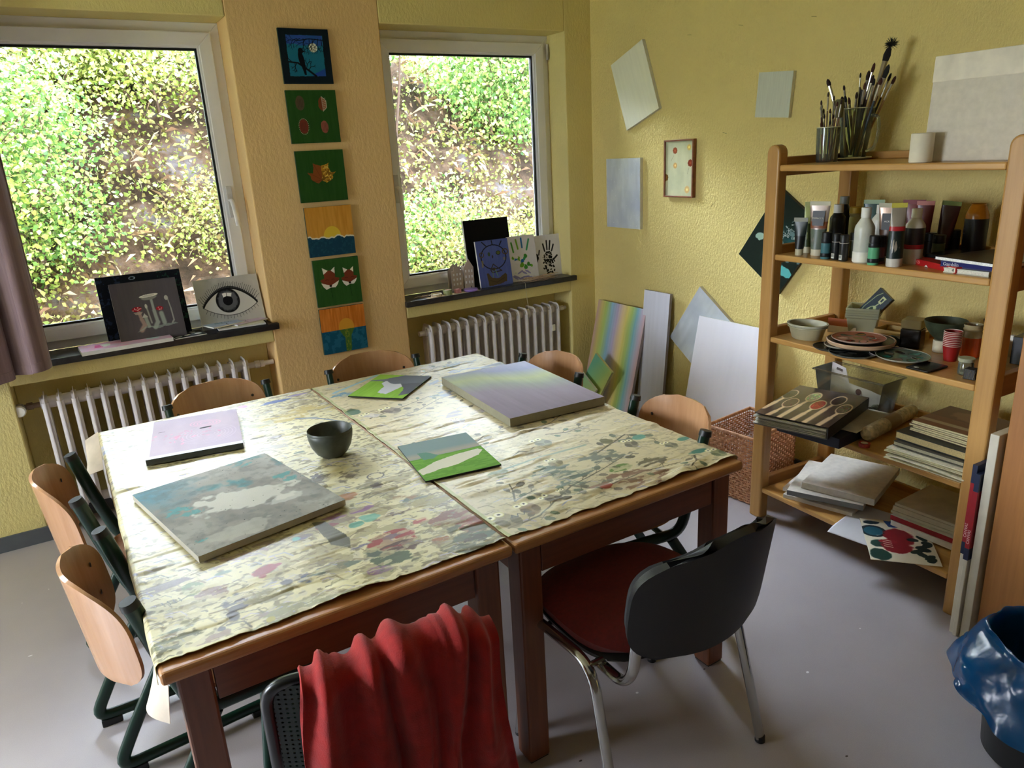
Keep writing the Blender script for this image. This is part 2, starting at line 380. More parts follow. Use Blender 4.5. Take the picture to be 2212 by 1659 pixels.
PVC = M((236, 236, 240), .32, .015, 5); GASK = M((14, 15, 16), .6); GLASS = glassy((250, 252, 255))
SLATE = None
t = NT('slate_sill'); setp(t.b, .3, spec=.5); t.l(t.ramp(t.noise(26, 5, .6), [(.35, (20, 21, 24)), (.7, (46, 47, 52))]), t.b.inputs['Base Color']); t.bump(t.noise(90, 3), .15, .002); SLATE = t.m
def frame_ring(x0, x1, z0, z1, w, y0, y1):
    m = MB()
    for poly in ([(x0, z0), (x1, z0), (x1 - w, z0 + w), (x0 + w, z0 + w)], [(x1, z0), (x1, z1), (x1 - w, z1 - w), (x1 - w, z0 + w)],
                 [(x1, z1), (x0, z1), (x0 + w, z1 - w), (x1 - w, z1 - w)], [(x0, z1), (x0, z0), (x0 + w, z0 + w), (x0 + w, z1 - w)]):
        m.prism(poly, y0, y1)
    return m
def window(k, a, b, handle_right):
    g = empty('window_%d' % k, ((a + b) / 2, .2, .888)); struct(g); z0, z1 = .888, TOP
    def P(m, name, mat, bev=.0025): 
        o = m.build(name, mat, None, bevel=bev); o.parent = g; o.matrix_parent_inverse = Matrix.Translation((-(a + b) / 2, -.2, -.888)); return o
    P(frame_ring(a, b, z0, z1, .055, .185, .255), 'outer_frame', PVC)
    P(frame_ring(a + .045, b - .045, z0 + .042, z1 - .045, .062, .165, .235), 'sash', PVC, .004)
    P(frame_ring(a + .104, b - .104, z0 + .101, z1 - .104, .012, .172, .23), 'glazing_bead', PVC, .002)
    P(frame_ring(a + .114, b - .114, z0 + .111, z1 - .114, .012, .192, .212), 'gasket', GASK, 0)
    P(MB().box(a + .118, b - .118, .2, .2045, z0 + .115, z1 - .118), 'pane', GLASS, 0)
    hx = (b - .078) if handle_right else (a + .078)
    pl = P(MB().box(hx - .015, hx + .015, .152, .166, 1.44, 1.6), 'handle_plate', M((205, 205, 208), .35), .003)
    h = MB().tube([(hx, .155, 1.53), (hx, .118, 1.53), (hx + .004, .112, 1.5), (hx + .012, .118, 1.40)], .009, 10, .02, ry=.013).build('handle', M((240, 240, 244), .25), None, True)
    h.parent = g; h.matrix_parent_inverse = Matrix.Translation((-(a + b) / 2, -.2, -.888))
    hz = a + .03 if handle_right else b - .03
    P(MB().lathe([(.008, z1 - .14), (.008, z1 - .05)], 10, c=(hz + (.015 if not handle_right else -.015), .165)), 'hinge', M((190, 188, 180), .35), 0)
    s = MB().box(a - .005, b + .03, -.03, .186, .855, .888).build('trim_%d' % k, SLATE, bevel=.004); struct(s)
window(1, *WINS[0], True); window(2, *WINS[1], False); window(3, *WINS[2], True)

# ------------------------------------------------------------------ radiators
RADM = M((222, 216, 216), .4, .04, 20)
def radiator(name, x0, n, pitch, valve_left, label):
    g = empty(name, (x0 + n * pitch / 2, .075, .08), 0, label, 'radiator', 'ribbed radiators under the windows'); x_c = n * pitch / 2
    z0, z1, yb, yf = .02, .63, .065, -.065
    def put(m, nm, mat, sm=True): return m.build(nm, mat, g, sm)
    first = None
    for k in range(n):
        x = (k + .5) * pitch - x_c
        if first is None:
            m = MB()
            # three columns joined by pressed plates with a pointed crest
            for yy in (-.046, 0, .046): m.tube([(0, yy, z0 + .03), (0, yy, z1 - .035)], .0155, 14, ry=.0165)
            RZ90 = Matrix.Rotation(PI / 2, 4, 'Z')
            def rr(y0, y1, a, b_, r_): return [(y0 + r_, a), (y1 - r_, a), (y1, a + r_), (y1, b_ - r_)] + [(y1 - r_ + r_ * math.cos(q * PI / 12), b_ - r_ + r_ * math.sin(q * PI / 12)) for q in range(1, 6)] + [(y1 - r_, b_), (y0 + r_, b_)] + [(y0 + r_ - r_ * math.sin(q * PI / 12), b_ - r_ + r_ * math.cos(q * PI / 12)) for q in range(1, 6)] + [(y0, b_ - r_), (y0, a + r_)]
            m.prism(rr(yf + .009, yb - .009, z0 + .012, z1 - .016, .026), -.0115, .0115, mat=RZ90)
            m.prism(rr(yf, yb, z0 - .002, z1 + .002, .03), -.0016, .0016, mat=RZ90)
            first = put(m, 'fin', RADM); o = first
        else:
            o = first.copy(); COL.objects.link(o)
        o.location = (x, 0, 0)
    put(MB().tube([(-x_c + .01, 0, z1 - .045), (x_c - .01, 0, z1 - .045)], .029, 16), 'top_header', RADM)
    put(MB().tube([(-x_c + .01, 0, z0 + .035), (x_c - .01, 0, z0 + .035)], .024, 16), 'bottom_header', RADM)
    s = -1 if valve_left else 1; xe = s * x_c
    BR = M((120, 96, 78), .5, .1)
    put(MB().tube([(xe - s * .03, 0, z1 - .05), (xe + s * .075, 0, z1 - .05)], .013, 12).tube([(xe + s * .02, 0, z1 - .05), (xe + s * .045, 0, z1 - .05)], .018, 6), 'valve_body', BR if valve_left else RADM)
    if valve_left:
        kb = put(MB().lathe([(.02, 0), (.024, .006), (.024, .045), (.027, .05), (.027, .062), (.022, .068)], 28, mat=Matrix.Rotation(PI / 2, 4, 'X')), 'thermostat_knob', M((236, 234, 228), .4))
        kb.location = (xe - .075, 0, z1 - .052)
        rg = MB()
        for q in range(28):
            a = 2 * PI * q / 28; rg.box(-.0011, .0011, -.045, -.008, .0235, .0262, mat=Matrix.Rotation(a, 4, 'Y'))
        rb = rg.build('knob_ribs', M((150, 148, 140), .5), kb)
    else:
        put(MB().tube([(xe + s * .07, 0, z1 - .05), (xe + s * .075 + s * .01, 0, z1 - .05), (xe + s * .085, .12, z1 - .05)], .012, 10, .02), 'supply_pipe', RADM)
    put(MB().tube([(-xe, 0, z1 - .05), (-xe - s * .05, 0, z1 - .05), (-xe - s * .05, .12, z1 - .05)] if False else [(-xe + s * .01, 0, z1 - .05), (-xe - s * .03, 0, z1 - .05)], .016, 12), 'end_plug', RADM)
    return g
g = radiator('radiator', -3.305, 16, .0618, True, 'white ribbed radiator with round thermostat knob under the left window')
pp = MB().tube([(-2.32, .075, .66), (-2.19, .075, .66)], .013, 12).tube([(-2.29, .075, .66), (-2.265, .075, .66)], .021, 6).tube([(-2.262, .075, .66), (-2.24, .075, .66)], .019, 16).build('pipe', RADM, g, True)
pp.matrix_parent_inverse = Matrix.Translation(-g.location)
radiator('radiator', -1.275, 16, .063, False, 'white ribbed radiator with wide flat fins under the right window')
# measuring tag on the right radiator
mt = MB().box(-.014, .014, -.008, 0, -.022, .022).build('heat_meter', M((235, 233, 228), .4), bevel=.003); place(mt, (-.356, .004, .555)); tag(mt, 'small white heat meter clipped to the right radiator', 'meter')

# ------------------------------------------------------------------ curtain
def curtain():
    H0, H1 = .835, 2.62; x0, x1 = -3.66, -3.192
    def fn(u, v):
        z = H0 + (H1 - H0) * v; ph = u * 2 * PI * 3.2 + .5; a = .042 * (1 - .25 * v)
        return (x0 + (x1 - x0) * u + .014 * math.sin(ph * 2 + 1) * (1 - .4 * v), -.12 + a * math.sin(ph) + .012 * math.sin(ph * 2.3), z - .02 * math.sin(u * 5) * (1 - v) + .012 * u)
    t = NT('curtain_cloth'); setp(t.b, .85, spec=.2, sheen=.2)
    t.l(t.ramp(t.noise(30, 5, .6, sc=(1, 1, .04)), [(.3, (118, 96, 98)), (.7, (160, 136, 140))]), t.b.inputs['Base Color']); t.bump(t.noise(300, 2), .2, .002)
    g = empty('curtain', (-3.42, -.12, H0), 0, 'mauve grey curtain hanging beside the left window', 'curtain')
    o = MB().sheet(fn, 90, 20, .003).build('curtain_cloth', t.m, g, True, ang=80); o.matrix_parent_inverse = Matrix.Translation(-g.location)
    def hem(u, v):
        p = fn(u, .002 + .022 * v); return (p[0], p[1] - .0035, p[2])
    o = MB().sheet(hem, 90, 2, .003).build('hem', t.m, g, True, ang=80); o.matrix_parent_inverse = Matrix.Translation(-g.location)
    r = MB().tube([(-3.7, -.12, 2.64), (-1.9, -.12, 2.64)], .012, 12).tube([(-2.6, -.12, 2.64), (-2.6, 0, 2.64)], .008, 8).build('curtain_rail', M((210, 210, 210), .3, metal=.6), None, True)
    tag(r, 'metal curtain rail above the left window', 'curtain rail')
curtain()

# ================================================================== OUTSIDE: a steep wooded bank
def hill_z(x, y):
    t = min(1, max(0, (y - .9) / 2.3)); z = -.9 + 3.45 * t ** .85
    if y > 3.2: z = 2.55 + (y - 3.2) * .05
    return z + .12 * math.sin(x * 1.7 + y) + .07 * math.sin(x * 4.1 - y * 3)
NX, NY = 120, 70; hv = []; rs = np.random.RandomState(3); hn = vnoise(NY + 1, NX + 1, 22, 5, 4, 1.7)
for j in range(NY + 1):
    for i in range(NX + 1):
        x = -9 + 14 * i / NX; y = .45 + 7.5 * j / NY; hv.append((x, y, hill_z(x, y) + (hn[j, i] - .5) * .42))
hf = [(j * (NX + 1) + i, j * (NX + 1) + i + 1, (j + 1) * (NX + 1) + i + 1, (j + 1) * (NX + 1) + i) for j in range(NY) for i in range(NX)]
t = NT('earth_bank'); setp(t.b, .95, spec=.1)
t.l(t.ramp(t.noise(3.2, 9, .68), [(.3, (28, 24, 18)), (.45, (62, 50, 40)), (.56, (96, 78, 64)), (.64, (98, 94, 98)), (.76, (150, 134, 120))]), t.b.inputs['Base Color'])
t.bump(t.noise(14, 8, .7), 1, .06)
hb = MB(); hb.add(hv, hf); o = hb.build('earth_bank', t.m, None, True, ang=180); o['kind'] = 'structure'
LEAFS = {}
def leaf_mat(name, stops):
    if name in LEAFS: return LEAFS[name]
    t = NT('leaves_' + name); setp(t.b, .45, spec=.35)
    g = t.n('ShaderNodeNewGeometry'); c = t.ramp(g.outputs['Random Per Island'], stops); t.l(c, t.b.inputs['Base Color'])
    tl = t.n('ShaderNodeBsdfTranslucent'); t.l(c, tl.inputs[0]); mx = t.n('ShaderNodeMixShader'); mx.inputs[0].default_value = .4
    t.l(t.b.outputs[0], mx.inputs[1]); t.l(tl.outputs[0], mx.inputs[2]); t.l(mx.outputs[0], t.out.inputs[0]); LEAFS[name] = t.m; return t.m
LIME = leaf_mat('lime', [(0, (74, 92, 36)), (.3, (128, 148, 62)), (.65, (172, 180, 96)), (1, (222, 220, 170))])
GREEN = leaf_mat('green', [(0, (50, 84, 38)), (.4, (94, 134, 60)), (.75, (148, 168, 86)), (1, (208, 212, 150))])
IVY = leaf_mat('ivy', [(0, (78, 66, 38)), (.3, (112, 104, 56)), (.6, (116, 144, 62)), (1, (182, 190, 112))])
BARK = M((66, 50, 40), .9, .2, 30); TWIG = M((150, 124, 104), .9, .2, 30)
def leaves_np(centers, size, rs, up=.6):
    n = len(centers); nd = rs.normal(size=(n, 3)) + np.array([0, -.55, up]); nd /= np.linalg.norm(nd, axis=1)[:, None]
    d = rs.normal(size=(n, 3)) + np.array([0, -.2, -.5]); d -= nd * (d * nd).sum(1)[:, None]; d /= np.linalg.norm(d, axis=1)[:, None]; s = np.cross(nd, d)
    L = (size * rs.uniform(.65, 1.35, n))[:, None]; w = L * rs.uniform(.32, .46, (n, 1))
    v = np.stack([centers, centers + d * L * .42 + s * w - nd * w * .25, centers + d * L, centers + d * L * .42 - s * w - nd * w * .25], 1)
    return v.reshape(-1, 3)
def quads_obj(name, v, mat, parent):
    n = len(v) // 4; me = bpy.data.meshes.new(name); me.vertices.add(n * 4); me.vertices.foreach_set('co', v.ravel())
    f = np.arange(n) * 4; tri = np.stack([f, f + 1, f + 2, f, f + 2, f + 3], 1).ravel()
    me.loops.add(n * 6); me.loops.foreach_set('vertex_index', tri.astype(np.int32)); me.polygons.add(n * 2)
    me.polygons.foreach_set('loop_start', (np.arange(n * 2) * 3).astype(np.int32))
    try: me.polygons.foreach_set('loop_total', np.full(n * 2, 3, np.int32))
    except Exception: pass
    me.materials.append(mat); me.update(calc_edges=True); o = bpy.data.objects.new(name, me); COL.objects.link(o); o.parent = parent; return o
def bush(name, x, y, rx, ry, rz, n, size, mat, seed, label, stems=7, lean=0, zoff=0):
    zb = hill_z(x, y); g = empty(name, (x, y, zb), 0, label, 'bush' if 'tree' not in name else 'tree', 'bushes and young trees on the bank behind the windows'); rs = np.random.RandomState(seed)
    ncl = max(14, n // 60); cl = rs.normal(size=(ncl, 3)); cl /= np.linalg.norm(cl, axis=1)[:, None]; cl *= (rs.uniform(.35, 1, (ncl, 1)) ** .5)
    cl = cl * np.array([rx, ry, rz]) + np.array([lean, 0, rz * .85 + zoff]); cl[:, 2] = np.maximum(cl[:, 2], .05)
    idx = rs.randint(0, ncl, n); c = cl[idx] + rs.normal(size=(n, 3)) * np.array([.17, .14, .11]) * (rx + .5)
    quads_obj('foliage', leaves_np(c, size, rs), mat, g)
    m = MB(); r2 = random.Random(seed)
    for k in range(stems):
        q = cl[r2.randrange(ncl)]; a = Vector((r2.uniform(-.12, .12), r2.uniform(-.1, .1), -.25)); b = Vector(q)
        pts = [a, a.lerp(b, .35) + Vector((r2.uniform(-.1, .1), r2.uniform(-.1, .1), .12)), a.lerp(b, .7) + Vector((r2.uniform(-.1, .1), 0, .08)), b]
        m.tube(pts, [.016, .012, .008, .003], 6)
        for w in range(4):
            p = pts[1].lerp(pts[3], r2.random()); e = p + Vector((r2.uniform(-.3, .3), r2.uniform(-.25, .1), r2.uniform(-.05, .3))); m.tube([p, e], [.005, .0015], 4)
    m.build('branches', BARK, g, True); return g
B = bush
B('bush', -3.75, 2.0, .55, .4, .62, 8840, 0.036, LIME, 1, 'leafy lime green bush low at the left of the left window view')
B('young_tree', -3.2, 2.1, .42, .4, .8, 10200, 0.033, GREEN, 2, 'young tree with a forked trunk seen low in the left window', 9)
B('bush', -3.9, 3.0, .7, .5, .7, 11050, 0.040, LIME, 3, 'lime green bush behind the curtain side of the left window')
B('bush', -2.9, 3.1, .62, .5, .62, 11050, 0.040, LIME, 4, 'bright bush at mid height in the middle of the left window view')
B('bush', -2.2, 3.0, .5, .4, .45, 6120, 0.036, LIME, 5, 'sparse bush at mid height near the right edge of the left window')
B('bush', -2.45, 3.9, .75, .5, .75, 12750, 0.040, LIME, 6, 'dense pale bush near the top right of the left window view')
B('bush', -3.5, 4.0, .8, .5, .8, 14450, 0.040, LIME, 7, 'dense pale bush filling the top of the left window view')
B('bush', -1.9, 2.2, .38, .3, .3, 3060, 0.029, IVY, 8, 'low scrubby bush at the foot of the bank behind the pillar')
B('bush', .95, 2.7, .58, .5, .95, 14450, 0.042, GREEN, 9, 'tall bright green bush filling the right half of the right window', 9)
B('bush', 1.5, 3.6, .8, .5, .8, 11900, 0.042, GREEN, 10, 'green bush high on the bank at the right of the right window', 9)
B('young_tree', -.35, 2.6, .3, .3, .45, 2550, 0.054, GREEN, 11, 'branch with broad leaves hanging at the upper left of the right window', 6, zoff=.75)
B('bush', -.15, 1.6, .42, .3, .42, 5100, 0.032, IVY, 12, 'ivy covered mound low at the left of the right window view')
B('bush', .75, 1.7, .5, .3, .35, 4420, 0.032, IVY, 13, 'yellowing scrub low at the right of the right window view')
B('bush', .1, 4.2, .6, .4, .5, 5950, 0.040, LIME, 14, 'pale bush at the top of the bank above the rock face')
B('bush', -.3, 1.9, .35, .3, .3, 2890, 0.036, GREEN, 15, 'small bush with fresh leaves at the left edge of the right window')
for k, (x, y, s) in enumerate(((-5.0, 2.6, 1.1), (-6.3, 2.4, 1.1), (2.6, 2.8, 1.1), (-1.0, 3.9, .8))):
    B('bush', x, y, .8 * s, .6, .8 * s, 4000, .07, LIME, 30 + k, ('wide bush outside beyond the curtain', 'wide bush outside, farthest left along the bank', 'wide bush outside, farthest right along the bank', 'pale bush high on the bank behind the wall pillar')[k])
# dry grass and fallen twigs lying down the slope
m = MB(); r2 = random.Random(9)
for k in range(3600):
    x = r2.uniform(-4.4, 2.2); y = r2.uniform(1.2, 4.8); z = hill_z(x, y) + r2.uniform(-.05, .12); l = r2.uniform(.05, .2); a = r2.uniform(-.9, .9)
    d = Vector((math.sin(a), -.45 + r2.uniform(-.3, .2), -.6 + r2.uniform(-.3, .9))).normalized() * l; p = Vector((x, y, z)); w = .0018
    m.add([p, p + Vector((w, 0, w)), p + d, p + d * .5 + Vector((w * 1.5, -.02, .03))], [(0, 1, 3), (1, 2, 3), (0, 3, 2)], r2.randrange(3))
o = m.build('dry_grass', [M((150, 126, 100), .9), M((110, 84, 64), .9), M((180, 166, 146), .9)]); tag(o, 'dry grass and twigs lying on the bank outside', 'dry grass', kind='stuff')
rr = np.random.RandomState(77); n = 46000; xx = rr.uniform(-4.6, 2.6, n); yy = rr.uniform(1.1, 5, n)
hz = np.array([hill_z(a, b) for a, b in zip(xx, yy)]); cc = np.stack([xx, yy, hz + rr.uniform(0, .16, n)], 1); keep = vnoise(200, 200, 9, 12, 2)[((yy - 1.1) / 3.9 * 199).astype(int), ((xx + 4.6) / 7.2 * 199).astype(int)] > .38
o = quads_obj('ivy', leaves_np(cc[keep], .036, rr), IVY, None); tag(o, 'ivy and low leaves creeping over the bank outside', 'ivy', kind='stuff')

# ================================================================== PICTURES
def A(n, col, asp=1.0, m=None): return Art(int(n * asp), n, col, asp)
def streaks(a, seed, amt, cx=30, cy_=3):
    n = vnoise(a.h, a.w, cy_, seed, 3, cx / cy_); a.a = np.clip(a.a + (n[..., None] - .5) * amt, 0, 255); return a
def branchlets(a, p, ang, ln, wd, col, rnd, depth):
    if depth == 0 or ln < .02: return
    q = (p[0] + math.cos(ang) * ln / a.asp, p[1] + math.sin(ang) * ln); a.line([p, q], wd, col)
    for k in range(2 if depth > 1 else 1): branchlets(a, q, ang + rnd.uniform(.25, .8) * (1 if k else -1), ln * rnd.uniform(.6, .85), wd * .75, col, rnd, depth - 1)
def art_bird():
    a = A(190, (12, 26, 34)); a.poly([(.14, .12), (.87, .12), (.85, .86), (.14, .86)], (30, 110, 140), 1, .02)
    n = vnoise(a.h, a.w, 7, 4); ins = (a.X > .14) & (a.X < .86) & (a.Y > .12) & (a.Y < .86)
    a.mix(ins * (a.Y < .26 + n * .06) * .9, (48, 74, 168)); a.mix(ins * (a.Y > .82 - .1 * np.clip((a.X - .6) * 5, -.3, 2) + n * .04) * .9, (36, 66, 170)); a.mix(ins * (n - .3) * .5, (20, 96, 132))
    a.ell(.66, .34, .085, .085, (226, 224, 206)); K = (10, 12, 18)
    a.line([(.14, .6), (.32, .62), (.5, .74), (.66, .86)], .016, K, w1=.026); r = random.Random(2)
    for p, g in (((.3, .62), 2.2), ((.26, .62), 1.6), ((.48, .72), -1.3), ((.52, .75), -.9), ((.2, .6), -2.4)): branchlets(a, p, g, .08, .009, K, r, 3)
    a.ell(.4, .56, .055, .16, K, -.18); a.ell(.40, .40, .05, .055, K); a.poly([(.43, .38), (.49, .41), (.43, .43)], K); a.poly([(.38, .66), (.47, .66), (.47, .84), (.43, .84)], K)
    for k in range(9): branchlets(a, (.84 - k * .06, .18), 2.2 + r.uniform(-.7, .7), .1, .008, K, r, 4)
    a.line([(.86, .2), (.6, .18), (.35, .22)], .01, K); return a
GRN = (38, 78, 28)
def leaf(a, x, y, rx, ry, c, ang=0, vein=None):
    w = rx / a.asp; pts = [(x + (math.sin(t) * rx * math.cos(ang) - (-math.cos(t)) * ry * math.sin(ang)) / a.asp, y + (math.sin(t) * rx * math.sin(ang) + (-math.cos(t)) * ry * math.cos(ang))) for t in [2 * PI * k / 20 for k in range(20)]]
    a.poly(pts, c, 1, .015)
    if vein:
        a.line([(x, y - ry), (x, y + ry)], .005, vein)
        for k in range(-3, 4): a.line([(x, y + k * ry / 4), (x + rx * .8 / a.asp, y + (k - 1) * ry / 4)], .003, vein)
def art_leaves():
    a = streaks(A(180, GRN), 3, 12); leaf(a, .26, .24, .09, .14, (84, 70, 52)); leaf(a, .7, .26, .075, .13, (124, 62, 34), 0)
    a.poly([(.7, .12), (.78, .2), (.78, .34), (.71, .4)], (150, 92, 60)); a.line([(.7, .12), (.785, .2), (.785, .33), (.71, .4)], .006, (196, 190, 170)); a.line([(.7, .12), (.71, .4)], .004, (196, 190, 170))
    for k in range(7): a.line([(.705, .17 + k * .033), (.775, .15 + k * .033)], .0035, (196, 190, 170))
    leaf(a, .28, .68, .09, .14, (118, 50, 38)); leaf(a, .7, .7, .075, .12, (140, 78, 66)); r = random.Random(1)
    for k in range(26):
        t = 2 * PI * k / 26; a.ell(.28 + .098 * math.sin(t), .68 + .148 * math.cos(t), .006, .006, (214, 196, 170))
    for x, y in ((.26, .24), (.28, .68), (.7, .7)):
        for k in range(8): a.line([(x - .05 + k * .014, y - .08), (x - .05 + k * .014, y + .08)], .002, (60, 40, 34))
    return a
def art_maple():
    a = streaks(A(180, GRN), 7, 12); P = [(.5, .58), (.42, .64), (.36, .62), (.27, .56), (.27, .5), (.2, .42), (.32, .43), (.34, .34), (.34, .24), (.43, .29), (.5, .3)]
    a.poly(P, (134, 70, 32), 1, .03); Q = [(1 - x, y) for x, y in P]; a.poly(Q, (178, 128, 34), 1, .03)
    m = (vnoise(a.h, a.w, 34, 5, 2) > .54) * (np.abs(a.a[..., 0] - 178) < 2); a.mix(m * .8, (116, 84, 24)); m = (vnoise(a.h, a.w, 40, 8, 2) > .62) * (np.abs(a.a[..., 0] - 178) < 2); a.mix(m, (222, 186, 80))
    for s in (-1, 1):
        for q in ((.25, .43), (.3, .6), (.36, .28)): a.line([(.5, .58), (.5 + s * (.5 - q[0]), q[1])], .003, (90, 44, 20))
    return a
def art_sun1():
    a = streaks(A(180, (206, 146, 58)), 2, 30); a.ell(.53, .62, .19, .22, (224, 190, 60), e=.05)
    n = vnoise(a.h, a.w, 9, 3, 3); h = .60 + (n[20] - .5)[None, :] * .1 + .02 * a.X; a.mix(a.Y > h, (226, 220, 206)); a.mix(a.Y > h + .028, (20, 62, 86)); a.mix((a.Y > h + .03) * (vnoise(a.h, a.w, 22, 6) > .6) * .35, (40, 92, 112)); return a
def art_fox():
    a = streaks(A(190, (44, 86, 34)), 9, 10); B, Wt = (122, 56, 34), (232, 226, 214)
    for cx, s in ((.33, 1.0), (.76, .86)):
        def q(pts, c): a.poly([(cx + x * s * .98, .44 + y * s) for x, y in pts], c)
        q([(-.22, -.01), (-.12, -.05), (-.13, -.2), (.13, -.2), (.12, -.05), (.22, -.02), (.12, .12), (0, .17), (-.13, .12)], B)
        q([(-.15, -.27), (-.03, -.2), (-.13, -.13)], Wt); q([(.13, -.27), (.04, -.2), (.12, -.13)], Wt); q([(-.2, .05), (-.03, .11), (0, .16), (-.1, .2), (-.16, .14)], Wt); q([(.2, .03), (.03, .11), (0, .16), (.1, .17), (.16, .11)], Wt)
        a.ell(cx, .44 + .13 * s, .028, .02, (20, 16, 14)); a.line([(cx - .1, .44), (cx - .07, .425), (cx - .03, .44)], .005, (60, 22, 14)); a.line([(cx + .03, .44), (cx + .07, .425), (cx + .1, .44)], .005, (60, 22, 14))
        a.line([(cx, .62), (cx + .015, .84)], .005, (22, 44, 18))
    return a
def art_sun2():
    a = streaks(A(180, (208, 122, 44)), 12, 46); a.ell(.56, .46, .175, .2, (218, 158, 52), e=.06); a.mix(a.Y > .5, (18, 84, 112)); a.mix((a.Y > .5) * (vnoise(a.h, a.w, 14, 3, 3) > .56) * .5, (52, 120, 150))
    a.poly([(.4, .5), (.74, .5), (.64, .7), (.62, 1), (.5, 1), (.5, .7)], (74, 112, 40), .95, .03); a.mix((np.abs(a.X - .56) < .05) * (a.Y > .5) * (vnoise(a.h, a.w, 30, 2) > .5) * .6, (150, 152, 50)); return a
def hang(art, x, z, w, h, label, roll=0, th=.014, cat='painting', group='square paintings in a column on the pillar'):
    o = panel('painting', w, h, th, art, (40, 60, 40)); place(o, (x, -th - .001, z), roll=roll); return tag(o, label, cat, group)
G = 'square paintings in a column on the pillar'
hang(art_bird(), -1.82, 2.076, .255, .256, 'square painting of a black bird and moon on blue, topmost on the pillar')
hang(art_leaves(), -1.82, 1.79, .26, .256, 'green square painting with four brown leaves on the pillar')
hang(art_maple(), -1.815, 1.493, .257, .26, 'green square painting with a half orange half gold maple leaf')
hang(art_sun1(), -1.806, 1.206, .257, .26, 'square painting of a yellow sun above torn white edge and dark blue sea')
hang(art_fox(), -1.799, .932, .257, .256, 'green square painting with two fox faces made of leaves')
hang(art_sun2(), -1.798, .663, .258, .256, 'orange sunset painting with green reflection, lowest on the pillar')

def rwall(name, art, y, z, w, h, th, label, cat, roll=0, edge=(222, 222, 216), x=None, tilt=0, group=None, mat=None):
    o = panel(name, w, h, th, art, edge, mat); place(o, ((-th - .001) if x is None else x, y, z), -PI / 2, tilt, roll); return tag(o, label, cat, group)
def soft_art(c, n=120, asp=1, amt=20, seed=1, cx=24, c2=None):
    a = streaks(A(n, c, asp), seed, amt, cx)
    if c2: a.mix(vnoise(a.h, a.w, 3, seed + 5, 4, asp) * 1.3 - .35, c2)
    return a
R35 = math.radians(35)
rwall('canvas', soft_art((230, 230, 208), asp=.74, amt=10), -.505, 1.8335, .298, .404, .022, 'cream white canvas hung tilted high on the right wall', 'canvas', -math.radians(20.6))
rwall('canvas', soft_art((198, 202, 186), asp=1, amt=16, cx=60), -1.428, 1.787, .2, .205, .02, 'small square pale grey canvas on the right wall above the shelf post', 'canvas', math.radians(4))
a = soft_art((204, 210, 212), asp=.75, amt=34, seed=6, cx=10, c2=(172, 182, 204)); r = random.Random(4)
for k in range(40): a.ell(r.random(), r.random(), .004, .006, (226, 230, 236))
rwall('canvas', a, -.328, 1.2, .317, .42, .022, 'blue grey streaked canvas hung straight beside the corner', 'canvas')
def art_framed():
    a = soft_art((214, 214, 176), 150, .73, 30, 3, 8, (180, 186, 152)); r = random.Random(7)
    for x, y, s, c in ((.35, .17, .055, (150, 78, 44)), (.9, .4, .06, (140, 60, 36)), (.02, .66, .06, (130, 92, 44)), (.36, .44, .05, (214, 176, 112)), (.85, .12, .05, (216, 190, 110)), (.8, .88, .06, (222, 190, 126))):
        for k in range(8):
            t = k * PI / 4; a.ell(x + math.cos(t) * s * .7 / a.asp, y + math.sin(t) * s * .7, s * .42, s * .42, c, noise=.4, seed=k)
        a.ell(x, y, s * .4, s * .4, tuple(min(255, v * 1.25) for v in c))
    a.line([(.3, .26), (.2, .36)], .003, (120, 110, 80)); a.line([(.86, .48), (.8, .6)], .003, (120, 110, 80)); return a
g = empty('framed_picture', (-.001, -.806, 1.397), -PI / 2, 'narrow framed flower picture in a thin brown frame on the right wall', 'picture')
o = panel('picture_sheet', .216, .298, .008, art_framed(), parent=g); o.location = (0, -.016, .008)
fm = M((128, 72, 40), .45, .1, 40)
m = MB()
for q in ((-.115, -.106, 0, .314), (.106, .115, 0, .314)): m.box(q[0], q[1], -.026, 0, q[2], q[3])
m.box(-.106, .106, -.026, 0, 0, .009).box(-.106, .106, -.026, 0, .305, .314); m.build('frame', fm, g, bevel=.0015)
def art_galaxy():
    a = A(170, (20, 32, 22), .76); n = vnoise(a.h, a.w, 6, 12, 4); d = np.abs((a.X - .55) * .5 + (a.Y - .45)) ; a.mix(np.clip(1 - d * 3.2, 0, 1) * n * 1.3 * (a.X > .35), (30, 84, 84)); n2 = vnoise(a.h, a.w, 16, 3, 4)
    a.mix((np.abs(n2 - .5) < .03) * (d < .24) * (a.X > .45) * .9, (186, 200, 196)); a.mix((n2 > .62) * (d < .3) * (a.X > .5) * .6, (150, 176, 178)); a.ell(.16, .62, .05, .05, (160, 190, 170), noise=1.4); a.ell(.86, .72, .1, .06, (92, 180, 178), noise=1.2); a.ell(.7, .8, .1, .05, (130, 70, 50), noise=1.4, al=.6); return a
rwall('canvas', art_galaxy(), -1.394, 1.0235, .32, .42, .02, 'dark green black canvas hung on its corner behind the shelf post', 'canvas', R35, edge=(60, 62, 60))
rwall('canvas', soft_art((208, 214, 216), asp=.76, amt=30, seed=8, cx=12, c2=(180, 188, 202)), -.885, .481, .315, .41, .022, 'grey white canvas hung on its corner low on the right wall', 'canvas', R35, edge=(210, 206, 200))
def art_rainbow():
    a = A(200, (214, 190, 196), .66); st = [(0, (196, 160, 150)), (.1, (210, 196, 120)), (.2, (186, 210, 120)), (.33, (150, 196, 220)), (.45, (204, 190, 222)), (.54, (240, 216, 180)), (.64, (244, 232, 140)), (.74, (190, 218, 130)), (.84, (150, 210, 226)), (.93, (214, 208, 232)), (1, (226, 196, 208))]
    X = np.clip(a.X + (vnoise(a.h, a.w, 3, 5) - .5) * .06, 0, 1)
    for c in range(3): a.a[..., c] = np.interp(X, [s[0] for s in st], [s[1][c] for s in st])
    return streaks(a, 4, 22, 40)
